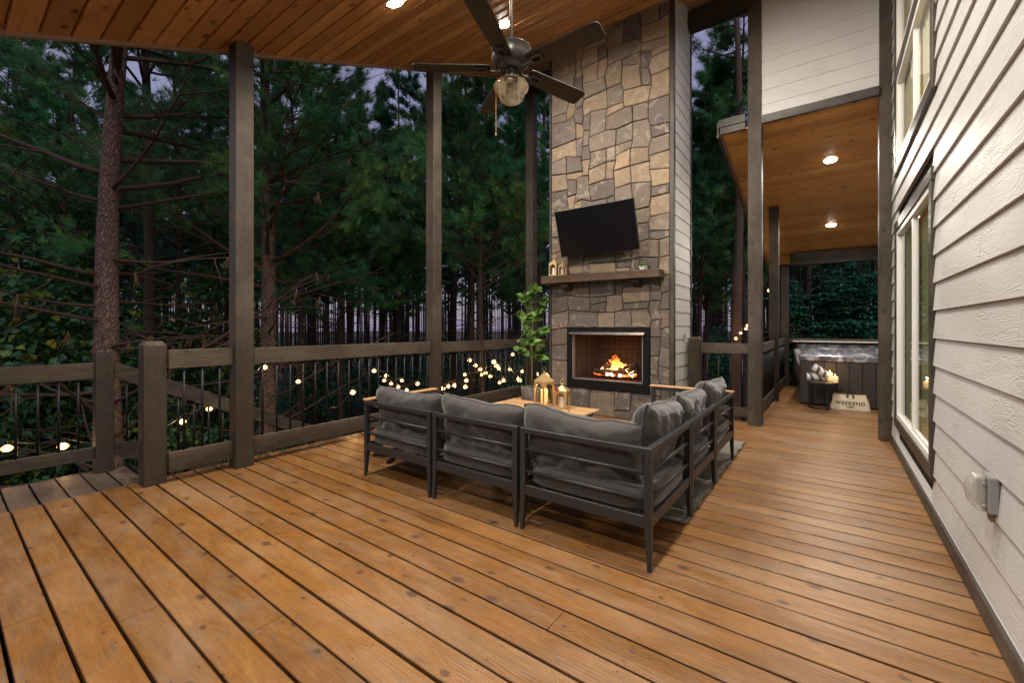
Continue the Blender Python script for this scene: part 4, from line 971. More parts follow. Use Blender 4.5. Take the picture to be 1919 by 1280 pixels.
for i in range(19):
    z=.68+1.03*i/18; a=i*2.4+rp.uniform(-.4,.4); L=rp.uniform(.09,.27)*(1.15-.45*i/18); dz=rp.uniform(.03,.16)
    base=Vector((0,0,z)); tip=base+Vector((math.cos(a)*L,math.sin(a)*L,dz)); mid=base.lerp(tip,.5)+Vector((0,0,.02)); q.tube([base,mid,tip],[.005,.004,.003],5)
    for k_ in range(rp.randint(9,13)):
        c=base.lerp(tip,rp.uniform(.45,1.0)); aa=a+rp.uniform(-1.6,1.6); v=rp.uniform(.7,1.25)
        leafquad(lf,c,(math.cos(aa),math.sin(aa),rp.uniform(-.3,.8)),(rp.uniform(-1,1),rp.uniform(-1,.2),rp.uniform(.0,1)),rp.uniform(.11,.15),rp.uniform(.078,.10),(v,v,v*.9))
for k_ in range(12): a=k_*2.4; leafquad(lf,(0.015,0,1.66+k_*.012),(math.cos(a),math.sin(a),.8),(0,0,1),.11,.07)
q.build('stem',simple('green_stem',(.16,.18,.07),.6),pp,smooth=True); lf.build('leaves',M['ficus'],pp,fix=False)
# small succulent in geometric planter on the mantel
sp=thing('mantel_plant','small green plant in a white planter with black wire stand on the mantel','potted plant',(-1.90,5.37,1.956))
q=MB(); q.lathe([(.045,0),(.06,.045)],n=4,rot=.6,capb=True,capt=True); q.build('planter',M['white'],sp,bevel=.002)
lf=MB()
for k_ in range(60): a=rp.uniform(0,6.3); e=rp.uniform(.0,1.2); leafquad(lf,(rp.uniform(-.03,.03),rp.uniform(-.03,.03),.045),(math.cos(a)*math.cos(e),math.sin(a)*math.cos(e),math.sin(e)),(0,0,1),rp.uniform(.04,.07),.016,(rp.uniform(.7,1.2),)*3,n=3)
lf.build('leaves',M['ficus'],sp,fix=False)
q=MB(); rr_=.085
ring=[(rr_*math.cos(k*math.pi/3),rr_*math.sin(k*math.pi/3),.03) for k in range(7)]; q.tube(ring,.002,5)
for k in range(6): q.tube([ring[k],(ring[k][0]*.5,ring[k][1]*.5,.13)],.002,5); q.tube([ring[k],(ring[k][0]*.55,ring[k][1]*.55,0)],.002,5)
q.tube([(p_[0]*.5,p_[1]*.5,.13) for p_ in ring],.002,5); q.build('wire_stand',M['black'],sp)
# ================================================================ hot tub and things round it
ht=thing('hot_tub','dark panelled hot tub with a marbled grey acrylic shell','hot tub',(.72,9.35,0))
q=MB(); 
x=-1.10
q.box(-1.095,1.095,-1.045,1.045,.01,.69)
i=0
while x<1.10-.01: q.box(x+.003,x+.152,-1.062,-1.046,.02,.69); x+=.155
y=-1.046
while y<1.04: q.box(-1.112,-1.096,y+.003,y+.152,.02,.69); y+=.155
q.build('cabinet',simple('cabinet_panel',(.030,.026,.024),.55,var=.3,scale=5),ht,bevel=.004)
m,nt,b=newmat('marbled_acrylic'); n=N(nt); o,x_,y_,z_=n.obj(); f=n.noise(o,2.4,6,.65,2.2); c=n.ramp(f,[(.35,(.05,.055,.07)),(.5,(.16,.17,.20)),(.62,(.42,.44,.50))]); n.link(c,b.inputs['Base Color']); b.inputs['Roughness'].default_value=.16
q=MB(); a1,a2=1.125,1.04
def rr4(mb,rows):
    vs=[]
    for (hx,hy,z,r) in rows:
        for (sx,sy,a0) in ((1,1,0),(-1,1,90),(-1,-1,180),(1,-1,270)):
            for k in range(6):
                a=R(a0+k*18); vs.append((sx*(hx-r)+r*math.cos(a),sy*(hy-r)+r*math.sin(a),z))
    n_=24; m_=len(rows); mb.add(vs,[(i*n_+k,i*n_+(k+1)%n_,(i+1)*n_+(k+1)%n_,(i+1)*n_+k) for i in range(m_-1) for k in range(n_)]+[tuple((m_-1)*n_+k for k in range(n_))])
rr4(q,[(1.10,1.05,.691,.08),(1.125,1.075,.70,.09),(1.13,1.08,.77,.1),(1.115,1.065,.79,.1),(1.0,.95,.835,.1),(.90,.85,.838,.12),(.86,.81,.80,.14),(.75,.7,.35,.2)])
q.build('shell',m,ht,smooth=False,bevel=.01,seg=2)
q=MB(); rr4(q,[(.87,.82,.74,.14),(.5,.5,.741,.14)]); wm,nt,b=newmat('tub_water'); b.inputs['Base Color'].default_value=(.05,.08,.10,1); b.inputs['Roughness'].default_value=.03; b.inputs['Transmission Weight'].default_value=.3
nn=N(nt); o,x_,y_,z_=nn.obj(); nn.link(nn.bump(nn.noise(o,9,3,.5),.3,.01),b.inputs['Normal']); q.build('water',wm,ht)
# dark sheet on back rail
q=MB(); nx_=40; vs=[]
for i in range(nx_+1):
    x_=-.60+3.1*i/nx_
    for j,(yy,zz) in enumerate([(10.56,.93),(10.54,.88),(10.50,.6),(10.49,.3),(10.47,.02)]): vs.append((x_,yy+.012*math.sin(i*1.7+j),zz+.004*math.sin(i*.9)))
q.add(vs,[(i*5+j,(i+1)*5+j,(i+1)*5+j+1,i*5+j+1) for i in range(nx_) for j in range(4)])
cs=thing('tub_cover','black vinyl hot tub cover hanging behind the tub with a pale top edge','tub cover',(0,0,0)); so_=q.build('sheet',simple('black_vinyl',(.02,.02,.022),.35,var=.4,scale=9,bump=.5),cs,smooth=True); mo=so_.modifiers.new('t','SOLIDIFY'); mo.thickness=.02
q=MB(); q.box(-.61,2.5,10.44,10.58,.955-.03,.955); q.build('top_edge',simple('pale_vinyl',(.55,.55,.54),.4),cs,bevel=.006)
q=MB(); P=[]; 
strap=[(-.53,10.1,.80,.05),(-.50,10.08,.74,.13),(-.48,10.05,.66,.12),(-.50,10.02,.60,.06),(-.44,10.0,.45,.055),(-.42,9.98,.25,.06),(-.44,9.96,.10,.07),(-.36,9.93,.02,.10)]
vs=[]; 
for (x_,y_,z_,w_) in strap: vs+=[(x_-w_/2,y_,z_),(x_,y_-.02,z_),(x_+w_/2,y_+.01,z_)]
q.add(vs,[(i*3+k,i*3+k+1,i*3+k+4,i*3+k+3) for i in range(len(strap)-1) for k in range(2)])
o=q.build('cover_strap',simple('grey_vinyl',(.28,.28,.27),.5),smooth=True); mo=o.modifiers.new('t','SOLIDIFY'); mo.thickness=.006; tag(o,'grey vinyl flap and strap hanging at the corner left of the hot tub','strap')
# side table with towels and candles
tt=thing('towel_table','small dark side table with rounded top before the hot tub','side table',(-.085,8.03,0))
q=MB(); q.lathe([(.20,.388),(.21,.392),(.21,.405),(.20,.41)],n=36,capb=True,capt=True); q.build('tabletop',simple('dark_wood_top',(.07,.05,.04),.45),tt)
q=MB()
for a in (200,290,20): q.box(-.012,.012,-.012,.012,.0,.387,M=Matrix.Translation((.175*math.cos(R(a)),.175*math.sin(R(a)),0)))
q.tube([(.175*math.cos(R(a)),.175*math.sin(R(a)),.012) for a in range(200,291,10)],.011,6); q.build('legs',M['black'],tt)
m,nt,b=newmat('striped_towel'); n=N(nt); o,x_,y_,z_=n.obj(); w_=n.math('SINE',n.math('MULTIPLY_ADD',n.math('ARCTAN2',y_,z_),1.0,n.math('MULTIPLY',x_,62.0))); c=n.mix(n.math('GREATER_THAN',w_,.25),(.75,.72,.68),(.13,.14,.16)); n.link(c,b.inputs['Base Color']); b.inputs['Roughness'].default_value=.95; n.link(n.bump(n.noise(o,180,2,.6),.8,.006),b.inputs['Normal'])
def towel(label,loc,rot):
    q=MB(); N_=90; turns=3.2; L=.115; vs=[]
    for i in range(N_+1):
        t=i/N_; a=t*turns*2*math.pi; r=.012+.05*t; r*=1+.03*math.sin(a*3)
        for xx in (-L,-L*.97,-L*.5,0,L*.5,L*.97,L): 
            k_=.93 if abs(xx)>L*.98 else 1
            vs.append((xx,r*k_*math.cos(a),r*k_*math.sin(a)))
    q.add(vs,[(i*7+k,(i+1)*7+k,(i+1)*7+k+1,i*7+k+1) for i in range(N_) for k in range(6)]); o=q.build('rolled_towel',m,smooth=True); mo=o.modifiers.new('t','SOLIDIFY'); mo.thickness=.011; o.location=loc; o.rotation_euler=rot; return tag(o,label,'towel','rolled striped towels')
towel('rolled grey and white striped towel lying flat on the small table',(-.17,7.97,.475),(.4,0,R(10)))
towel('rolled grey and white striped towel leaning on top of the other',(-.11,7.94,.565),(0,R(38),R(18)))
for (x_,y_,h,r,lb) in [(.065,7.93,.085,.036,'lit cream candle at the front edge of the small table'),(.0,8.08,.125,.036,'taller lit cream candle behind the front one')]:
    t=thing('candle',lb,'candle',(x_,y_,.411),0,'lit candles beside the towels'); q=MB(); q.lathe([(.0,0),(r,0),(r,h),(r*.85,h+.002),(r*.8,h-.006),(.0,h-.006)],n=24); q.build('wax_body',M['wax'],t)
    q=MB(); q.lathe([(.0,0),(.007,.010),(.005,.022),(.0005,.042)],c=(0,0,h),n=10); q.build('flame',M['flamey'],t,smooth=True)
    l=bpy.data.lights.new('candle_glow','POINT'); l.energy=.5; l.color=(1,.6,.25); l.shadow_soft_size=.01; lo=bpy.data.objects.new('glow',l); COL.objects.link(lo); lo.parent=t; lo.location=(0,0,h+.05)
# tote bag
bag=thing('tote_bag','cream canvas tote bag with black handles and lettering on the deck','tote bag',(.24,8.0,0))
def bagpt(u,v,s): # u -1..1, v 0..1
    hw=.245-.055*v; th=.085*(1-v**1.5)+.012; dx=.004*math.sin(v*9+u*3); y=s*th*(1-.35*abs(u)**4)+.006*mnoise.noise(Vector((u*3,v*3,s))); return (u*hw+dx,y+.09,v*(.232-.006*math.cos(u*3)))
q=MB(); nu=20;nv=12; vs=[]
for s_ in(-1,1):
    for i in range(nu+1):
        for j in range(nv+1): vs.append(bagpt(-1+2*i/nu,j/nv,s_))
g=lambda s_,i,j:s_*(nu+1)*(nv+1)+i*(nv+1)+j
fs=[(g(s_,i,j),g(s_,i+1,j),g(s_,i+1,j+1),g(s_,i,j+1)) for s_ in (0,1) for i in range(nu) for j in range(nv)]
for j in range(nv): fs.append((g(0,0,j),g(0,0,j+1),g(1,0,j+1),g(1,0,j))); fs.append((g(0,nu,j),g(0,nu,j+1),g(1,nu,j+1),g(1,nu,j)))
for i in range(nu): fs.append((g(0,i,0),g(0,i+1,0),g(1,i+1,0),g(1,i,0)))
q.add(vs,fs); q.build('body',M['canvas'],bag,smooth=True)
q=MB(); tan=simple('tan_binding',(.35,.19,.07),.6)
P=[bagpt(-1+2*i/nu,1,-1) for i in range(nu+1)]; q.tube([(a,b_-.002,c_) for a,b_,c_ in P],.005,6); P=[bagpt(-1+2*i/nu,1,1) for i in range(nu+1)]; q.tube(P,.005,6)
for u in (-.96,.96): q.tube([tuple(Vector(bagpt(u,j/nv,-1))+Vector((0,-.001,0))) for j in range(nv+1)],.003,5)
q.build('binding',tan,bag,smooth=True)
for u in (-.16,.18):
    q=MB(); hw=.013; pts=[bagpt(u,.80,-1),bagpt(u,.90,-1),bagpt(u,1.0,-1),tuple(Vector(bagpt(u,1,-1))+Vector((0,.004,.018))),tuple(Vector(bagpt(u,1,-1))+Vector((.0,.02,.008)))]
    vs=[]
    for p_ in pts: vs+=[(p_[0]-hw,p_[1]-.006,p_[2]),(p_[0]+hw,p_[1]-.006,p_[2])]
    q.add(vs,[(2*i,2*i+1,2*i+3,2*i+2) for i in range(len(pts)-1)]); o=q.build('handle',M['black'],bag); mo=o.modifiers.new('t','SOLIDIFY'); mo.thickness=.004
def text(body,size,parent,fn,name,mat,extr=.0006,bold=.0):
    c=bpy.data.curves.new(name,'FONT'); c.body=body; c.size=size; c.align_x='CENTER'; c.align_y='CENTER'; c.extrude=0; c.offset=bold; c.space_character=1.12
    o=bpy.data.objects.new(name,c); COL.objects.link(o); dg=bpy.context.evaluated_depsgraph_get(); dg.update(); me=bpy.data.meshes.new_from_object(o.evaluated_get(dg)); bpy.data.objects.remove(o)
    bm=bmesh.new(); bm.from_mesh(me); bmesh.ops.subdivide_edges(bm,edges=[e for e in bm.edges if e.calc_length()>.02],cuts=2,use_grid_fill=False); bmesh.ops.triangulate(bm,faces=bm.faces)
    for v in bm.verts: v.co=Vector(fn(v.co.x,v.co.y))
    bm.to_mesh(me); bm.free(); me.materials.append(mat); ob=bpy.data.objects.new(name,me); COL.objects.link(ob); ob.parent=parent; mo=ob.modifiers.new('t','SOLIDIFY'); mo.thickness=.001; mo.offset=0; return ob
ink=simple('black_ink',(.015,.014,.014),.7)
def onbag(cz):
    def fn(x_,y_):
        z=cz+y_; v=z/.232; hw=.245-.055*v; p_=bagpt(max(-1,min(1,x_/hw)),v,-1); return (x_,p_[1]-.0035,z)
    return fn
text('WEEKEND',.068,bag,onbag(.108),'lettering',ink,bold=.0012)
text('VIBES',.036,bag,onbag(.058),'lettering',ink,bold=.0006)

# ================================================================ wood: pines, shrubs, far trees
def tuft(mb,p,d,L,w,n,rr,tint,spread=1.0):
    d=d.normalized(); a=d.orthogonal().normalized(); b_=d.cross(a)
    for _ in range(n):
        th=rr.uniform(0,6.283); k=rr.uniform(.1,1.15)*spread
        v=(d*math.cos(k)+(a*math.cos(th)+b_*math.sin(th))*math.sin(k)); v.z-=.10*k; l=L*rr.uniform(.7,1.1)
        s_=v.cross(Vector((rr.uniform(-1,1),rr.uniform(-1,1),rr.uniform(-1,1))))
        if s_.length<1e-3: continue
        s_.normalize(); s_*=w/2; q=p+d*rr.uniform(-.05,.08)*L*3
        mb.add([q-s_,q+s_,q+v*l],[(0,1,2)],tint)
def limbpts(rr,base,az,L,rise,n=6,wig=.06,curve=.15):
    P=[Vector(base)]; d=Vector((math.cos(az),math.sin(az),rise)).normalized(); p=Vector(base)
    for i in range(n):
        d=(d+Vector((rr.uniform(-wig,wig),rr.uniform(-wig,wig),rr.uniform(-wig,wig)+curve/n))).normalized(); p=p+d*(L/n); P.append(p.copy())
    return P
def pine(name,seed,H,r0,dead0,live0,nlive,ndead,Lb,blades,bl,bw,tpb=5,lean=(0,0),barkm=None,needm=None,sides=10,azf=None,fork=None,wob=.10,twigs=3,tint=None,deadtuft=0):
    rr=random.Random(seed); t=thing(name,None,'tree'); tr=MB(); lm=MB(); cr=MB(); dd=MB()
    nseg=22; ax=[];rads=[]
    for i in range(nseg+1):
        k=i/nseg; z=H*k; ax.append(Vector((lean[0]*z+wob*math.sin(k*5+seed)*k*2,lean[1]*z+wob*math.cos(k*4+seed)*k*2-wob*0,z-.15))); rads.append(r0*(1-.82*k)*(1+.45*math.exp(-k*nseg*1.1)))
    tr.tube(ax,rads,sides)
    def axis(z):
        k=min(.999,max(0,z/H))*nseg; i=int(k); return ax[i].lerp(ax[i+1],k-i), rads[i]
    def branch(z,az,L,rise,live,r):
        bt=rr.choice((.55,.75,1,1,1.35,1.6)); yl=rr.uniform(.85,1.5)
        c,tr_=axis(z); P=limbpts(rr,c,az,L,rise,7,.10,.25 if live else .1); n_=len(P)
        lm.tube(P,[max(.004,r*(1-.85*i/(n_-1))) for i in range(n_)],5)
        for k in range(twigs+(2 if live else 0)):
            i=rr.randint(2,n_-2); d=(P[i+1]-P[i]).normalized(); az2=az+rr.choice((-1,1))*rr.uniform(.4,1.1); L2=L*rr.uniform(.25,.5)
            Q=limbpts(rr,P[i],az2,L2,rise+rr.uniform(-.25,.35) if live else rise+rr.uniform(-.6,.4),4,.16,.3 if live else -.1); lm.tube(Q,[max(.0025,r*.4*(1-.8*j/4)) for j in range(5)],4)
            if live:
                for j in range(tpb):
                    f=rr.uniform(.35,1.05); jj=min(3,int(f*4)); q=Q[jj].lerp(Q[jj+1],min(1.1,f*4-jj)); 
                    q=q+Vector((rr.uniform(-.09,.09),rr.uniform(-.09,.09),rr.uniform(-.05,.08)))*L2*1.5; v=rr.uniform(.6,1.35); g=rr.uniform(.85,1.15)
                    dv=(Q[-1]-Q[0]).normalized()+Vector((rr.uniform(-.7,.7),rr.uniform(-.7,.7),rr.uniform(-.2,.7)))
                    tuft(cr,q,dv,bl,bw,blades,rr,(v*bt*yl,v*bt,v*bt))
            elif deadtuft and rr.random()<.5:
                tuft(dd,Q[-1],Vector((rr.uniform(-.3,.3),rr.uniform(-.3,.3),-1)),bl*.9,bw,deadtuft,rr,(1,1,1),.6)
        if live:
            for j in range(tpb):
                v=rr.uniform(.6,1.35); i=rr.randint(n_-3,n_-1); tuft(cr,P[i]+Vector((rr.uniform(-.1,.1),rr.uniform(-.1,.1),rr.uniform(-.05,.1))),(P[-1]-P[-3]).normalized()+Vector((0,0,.3)),bl,bw,blades,rr,(v*bt*yl,v*bt,v*bt))
    for i in range(ndead):
        z=dead0+(live0-dead0)*rr.random(); branch(z,rr.uniform(0,6.283) if azf is None else azf(rr),Lb*rr.uniform(.25,.9),rr.uniform(-.1,.5),False,r0*.16)
    for i in range(nlive):
        k=i/max(1,nlive-1); z=live0+(H*.985-live0)*k; L=Lb*(1-.72*k)*rr.uniform(.7,1.15); branch(z,rr.uniform(0,6.283) if azf is None or k>.7 else azf(rr),L,rr.uniform(.0,.5)+.35*k,True,r0*.26*(1-.6*k))
    n0=len(tr.f); tr.add(lm.v,lm.f); a=tr.build('trunk',barkm or M['bark'],t,smooth=True,fix=False); a.data.materials.append(M['limb'])
    a.data.polygons.foreach_set('material_index',[0]*n0+[1]*(len(tr.f)-n0))
    if cr.v: cr.build('crown',needm or M['needle'],t,fix=False)
    if dd.v: dd.build('dead_sprays',M['dead'],t,fix=False)
    return t
def setpos(t,x,y,rz=0,s=1,z=None): t.location=(x,y,gz(x,y) if z is None else z); t.rotation_euler=(0,0,rz); t.scale=(s,)*3
# big pine at the left, bare forked limbs, few needles
tA=pine('pine_tree',3,13,.175,1.0,6.0,34,32,3.4,26,.20,.006,tpb=7,lean=(-.012,.006),wob=.12,sides=18,twigs=5,deadtuft=14)
x_,y_=at(214,5.75); setpos(tA,x_,y_,.4); tag(tA,'big rough barked pine at the left with many bare crooked limbs','tree')
tB=pine('pine_tree',8,14,.165,1.5,4.8,60,16,3.3,34,.21,.007,tpb=10,lean=(.006,.002),sides=18,twigs=4,deadtuft=10)
x_,y_=at(497,8.0); setpos(tB,x_,y_,2.1); tag(tB,'tall pine standing just right of the nearest porch post, vine on its trunk','tree')
tC=pine('pine_tree',12,15,.165,2.5,7.0,40,10,2.6,26,.22,.008,tpb=7,lean=(.004,-.002),sides=16,twigs=3,azf=lambda q:q.uniform(-.2,2.6))
x_,y_=at(1376,11.0); setpos(tC,x_,y_,.5); tag(tC,'reddish pine trunk seen between the chimney and the tall right post','tree')
# prototypes for the rest
protos=[pine('pine_tree',21,15.5,.13,2.5,7.0,58,12,2.7,17,.27,.015,tpb=8,twigs=4,barkm=M['barkmid']),
        pine('pine_tree',22,14.0,.115,2.0,6.3,56,12,2.6,17,.27,.015,tpb=8,twigs=4,barkm=M['barkmid']),
        pine('pine_tree',23,16.5,.14,3.0,8.2,50,14,2.6,17,.27,.015,tpb=8,twigs=4,barkm=M['barkmid']),
        pine('pine_tree',24,9.5,.085,.8,3.9,60,7,2.2,18,.26,.013,tpb=8,twigs=4,barkm=M['barkmid'])]
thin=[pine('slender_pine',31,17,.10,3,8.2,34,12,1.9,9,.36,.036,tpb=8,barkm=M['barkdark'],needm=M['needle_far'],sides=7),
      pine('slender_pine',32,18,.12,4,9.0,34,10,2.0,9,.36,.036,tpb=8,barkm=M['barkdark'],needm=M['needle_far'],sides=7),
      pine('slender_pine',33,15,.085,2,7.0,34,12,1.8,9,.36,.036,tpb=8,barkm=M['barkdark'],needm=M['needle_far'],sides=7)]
mids=[ # picture column, depth, prototype, scale, label
(275,9.5,2,1,'darker pine close behind the big left pine'),
(640,13.5,3,1.05,'bushy young pine left of the middle post'),
(585,17,0,1,'pine with full green crown right of the nearest tall post'),
(655,19,1,1.05,'pine whose crown tops out below the lavender sky gap'),
(742,16,3,1.12,'bushy pine just left of the middle tall post'),
(700,24,0,.9,'pine farther back left of the middle tall post'),
(560,12.5,1,.95,'leafy pine close behind the vine clad trunk'),
(880,12.5,1,1.0,'pine trunk standing midway between middle and corner posts'),
(905,9.8,1,.78,'low young pine with bright round needle clumps right of the middle post'),
(850,18,0,1.05,'pine with wide crown right of the middle post'),
(960,17,3,1.2,'dense young pine left of the corner post'),
(1010,13,1,1.0,'pine seen between corner post and chimney'),
(1320,15,3,1.15,'dense pine just right of the chimney side'),
(1340,20,0,1.0,'pine behind the dense one right of the chimney'),
(1395,12.6,1,1.0,'thin pine close beside the reddish trunk'),
(1312,12.5,1,.80,'low young pine right of the chimney behind the newel post'),
(1440,18,0,1,'pine seen through the gap between the two right posts'),
(1512,16,2,1,'pine trunk behind the left end of the hot tub hedge'),
(1532,19,0,1,'pine trunk second from the porch corner post'),
(1590,20,1,1,'pine behind the middle of the hot tub hedge'),
(120,12,1,1,'pine deep in shade at the far left'),
(330,14,1,1.05,'pine showing left of the nearest tall post'),
(395,17,0,1,'pine with green crown close left of the nearest tall post'),
(30,15,0,1,'shadowy pine at the left picture edge'),
(420,22,3,1.3,'bushy pine far behind the nearest tall post'),
(1640,17,0,1,'pine by the dark post at the wall end')]
rr=random.Random(77); used=set()
for (u,d,k,s_,lb) in mids:
    x_,y_=at(u,d)
    if k not in used: t=protos[k]; used.add(k); setpos(t,x_,y_,rr.uniform(0,6.28),s_); tag(t,lb,'tree','pines behind the deck')
    else: dup(protos[k],(x_,y_,gz(x_,y_)),rr.uniform(0,6.28),lb,'pines behind the deck',s_,kids(protos[k]))
n_=0; KT=[kids(t) for t in thin]; first=[True]*3; placed=[at(u,d) for (u,d,_,_,_) in mids]
lbl=['slender dark pine with mid height crown deep in the wood','tallest slender dark pine of the far rows','thin short dark pine of the far rows']
def where(u,d):
    zones=((-40,'beyond the left picture edge'),(100,'at the far left edge'),(185,'just left of the big pine'),(235,'behind the big pine'),(330,'just right of the big pine'),(430,'close left of the nearest post'),(480,'behind the nearest post'),(560,'behind the vine clad pine'),(640,'right of the vine clad pine'),(720,'midway to the middle post'),(800,'close left of the middle post'),(870,'close right of the middle post'),(940,'midway to the corner post'),(1040,'by the corner post'),(1270,'behind the stone chimney'),(1345,'just right of the chimney'),(1410,'by the reddish pine'),(1470,'between the two porch posts'),(1570,'left behind the hot tub'),(1650,'right behind the hot tub'),(9999,'behind the house end'))
    p=[q for lim,q in zones if u<lim][0]
    return p+(', front row' if d<24 else ', middle rows' if d<33 else ', far row')
tries=0
while n_<165 and tries<9000:
    tries+=1
    u=rr.uniform(-150,1750); d=18+26*(rr.random()**.75)
    if 1040<u<1260 and rr.random()<.8: continue
    x_,y_=at(u,d)
    if any((x_-a)**2+(y_-b_)**2<1.3 for a,b_ in placed): continue
    placed.append((x_,y_)); k=rr.randrange(3)
    if first[k]: setpos(thin[k],x_,y_,rr.uniform(0,6.28),1); tag(thin[k],['mid sized','tall','thin'][k]+' slender pine '+where(u,d),'tree','slender pines deep in the wood'); first[k]=False
    else: dup(thin[k],(x_,y_,gz(x_,y_)),rr.uniform(0,6.28),['mid sized','tall','thin'][k]+' slender pine '+where(u,d),'slender pines deep in the wood',rr.uniform(.85,1.15),KT[k])
    n_+=1
# far-off wood, one mass: trunks and loose foliage
q=MB(); rr=random.Random(5); c=MB()
for i in range(900):
    u=rr.uniform(-350,1950); d=42+60*rr.random()**.8; x_,y_=at(u,d); z0=gz(x_,y_); r=rr.uniform(.07,.17); h=rr.uniform(14,19); l=rr.uniform(-.3,.3)
    q.tube([(x_,y_,z0),(x_+l*.5,y_,z0+h*.5),(x_+l,y_+l,z0+h)],[r,r*.8,r*.25],5,cap=False)
for i in range(26000):
    u=rr.uniform(-350,1950); d=44+58*rr.random()**.8; x_,y_=at(u,d); z=gz(x_,y_)+ (7+11.5*rr.random()**.85 if rr.random()<.82 else rr.uniform(.0,3.0)*rr.random()); s_=rr.uniform(.18,.5); v=rr.uniform(.6,1.3)
    A=[Vector((rr.gauss(0,1),rr.gauss(0,1),rr.gauss(0,.7)))*s_ for _ in range(3)]; p=Vector((x_,y_,z)); c.add([p+a for a in A],[(0,1,2)],(v,v,v))
fo_=thing('far_wood','dark far wood of thin trunks with pale light between them','wood'); fo_['kind']='stuff'
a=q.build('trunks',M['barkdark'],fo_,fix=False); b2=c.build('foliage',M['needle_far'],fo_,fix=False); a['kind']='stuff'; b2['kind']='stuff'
# shrubs and leafy understorey
def leaf6(mb,p,d,up,L,w,tint):
    d=d.normalized(); s_=d.cross(up)
    if s_.length<1e-3: s_=d.orthogonal()
    s_.normalize(); u_=s_.cross(d)
    P=[p,p+d*L*.25+s_*w*.5+u_*.02,p+d*L*.62+s_*w*.40,p+d*L-u_*L*.15,p+d*L*.62-s_*w*.40,p+d*L*.25-s_*w*.5+u_*.02]
    mb.add(P,[(0,1,2,3),(0,3,4,5)],tint)
def shrub(name,seed,rx,ry,h,n,L,w,mat,yel=.0,whorl=False,stems=5):
    rr=random.Random(seed); t=thing(name,None,'shrub'); lf=MB(); st_=MB()
    tips=[]
    for i in range(stems*5):
        a=rr.uniform(0,6.283); k=rr.random()**.6; tip=Vector((rx*k*math.cos(a),ry*k*math.sin(a),h*(.35+.65*rr.random())*(1-.35*k*k)))
        mid=tip*.5+Vector((rr.uniform(-.1,.1),rr.uniform(-.1,.1),.1*h)); st_.tube([Vector((rr.uniform(-.1,.1),rr.uniform(-.1,.1),-.1)),mid,tip],[.018,.010,.003],4,cap=False); tips.append((mid,tip))
    for i in range(n):
        m_,tp=rr.choice(tips); c_=m_.lerp(tp,rr.uniform(.1,1.08))+Vector((rr.gauss(0,.16),rr.gauss(0,.16),rr.gauss(0,.13)))
        v=rr.uniform(.55,1.35); tint=(v,v,v)
        if rr.random()<yel: 
            tint=rr.choice([(4.2*v,1.9*v,.6*v),(5.0*v,1.7*v,.4*v),(3*v,1.7*v,.7*v)])
        if whorl:
            d0=Vector((rr.uniform(-1,1),rr.uniform(-1,1),rr.uniform(-.3,.4)))
            for k in range(6):
                a=k*1.05; leaf6(lf,c_,Vector((math.cos(a),math.sin(a),-.15))+d0*.4,Vector((0,0,1)),L*rr.uniform(.8,1.1),w,tint)
        else: leaf6(lf,c_,Vector((rr.uniform(-1,1),rr.uniform(-1,1),rr.uniform(-1,.15))),Vector((rr.uniform(-.6,.6),rr.uniform(-.6,.6),1)),L*rr.uniform(.7,1.15),w*rr.uniform(.8,1.1),tint)
    st_.build('stems',M['barkdark'],t,fix=False); lf.build('leaves',mat,t,fix=False); return t
shr=[shrub('shrub',51,1.6,1.5,5.3,4200,.14,.125,M['leaf'],.16),shrub('shrub',52,1.3,1.4,4.2,3400,.13,.12,M['leaf'],.24),
     shrub('shrub',53,1.7,1.6,3.0,2400,.11,.08,M['leafdark'],.02),shrub('broadleaf_tree',54,2.6,2.4,6.6,1700,.27,.12,M['leafdark'],.0,True,8)]
KS=[kids(t) for t in shr]; fs_=[True]*4
spots=[(60,7.2,0,1.0,'leafy shrub with yellowing leaves at the far left behind the low railing'),
(150,8.2,1,1.2,'yellow flecked shrub left of the big pine trunk'),
(-40,6.8,1,1.1,'leafy shrub cut by the left picture edge'),
(300,7.6,1,.72,'vine covered shrub right of the big pine trunk'),
(385,7.2,1,.58,'leafy bush with heart shaped leaves behind the stair rail'),
(350,10,0,1.05,'tall leafy shrub behind the vine covered one'),
(10,11,0,1.35,'tall leafy shrub deep at the left edge'),
(120,13,0,1.5,'tallest leafy shrub far behind the left railing'),
(240,13,2,1.4,'dark shrub far behind the big pine'),
(440,13,2,1.1,'dark shrub behind the nearest tall post'),
(600,17,2,1.2,'dark bush low in the wood left of the middle post'),
(720,20,2,1.4,'dark bush in the wood just left of the middle post'),
(560,9.0,2,.62,'small plant lit by string lights behind the long railing'),
(850,19,2,1.3,'dark bush right of the middle post'),
(930,22,2,1.5,'dark bush deep between middle and corner posts'),
(1000,16,2,1.2,'dark bush left of the chimney'),
(1310,17,2,1.4,'dark bush right of the chimney'),
(1380,20,2,1.5,'dark bush behind the reddish trunk'),
(1450,16,2,1.2,'dark bush between the two right posts'),
(1540,14.5,3,.92,'broad leaved small tree behind the left of the hot tub'),
(1615,14.5,3,1.0,'broad leaved small tree behind the right of the hot tub'),
(1580,17.5,3,1.12,'taller broad leaved tree in the middle behind the hot tub'),
(1680,16,3,1.0,'broad leaved tree behind the dark wall post')]
for (u,d,k,s_,lb) in spots:
    x_,y_=at(u,d)
    if fs_[k]: setpos(shr[k],x_,y_,rr.uniform(0,6.28),s_); tag(shr[k],lb,'tree' if k==3 else 'shrub','understorey bushes'); fs_[k]=False
    else: dup(shr[k],(x_,y_,gz(x_,y_)),rr.uniform(0,6.28),lb,'understorey bushes',s_,KS[k])
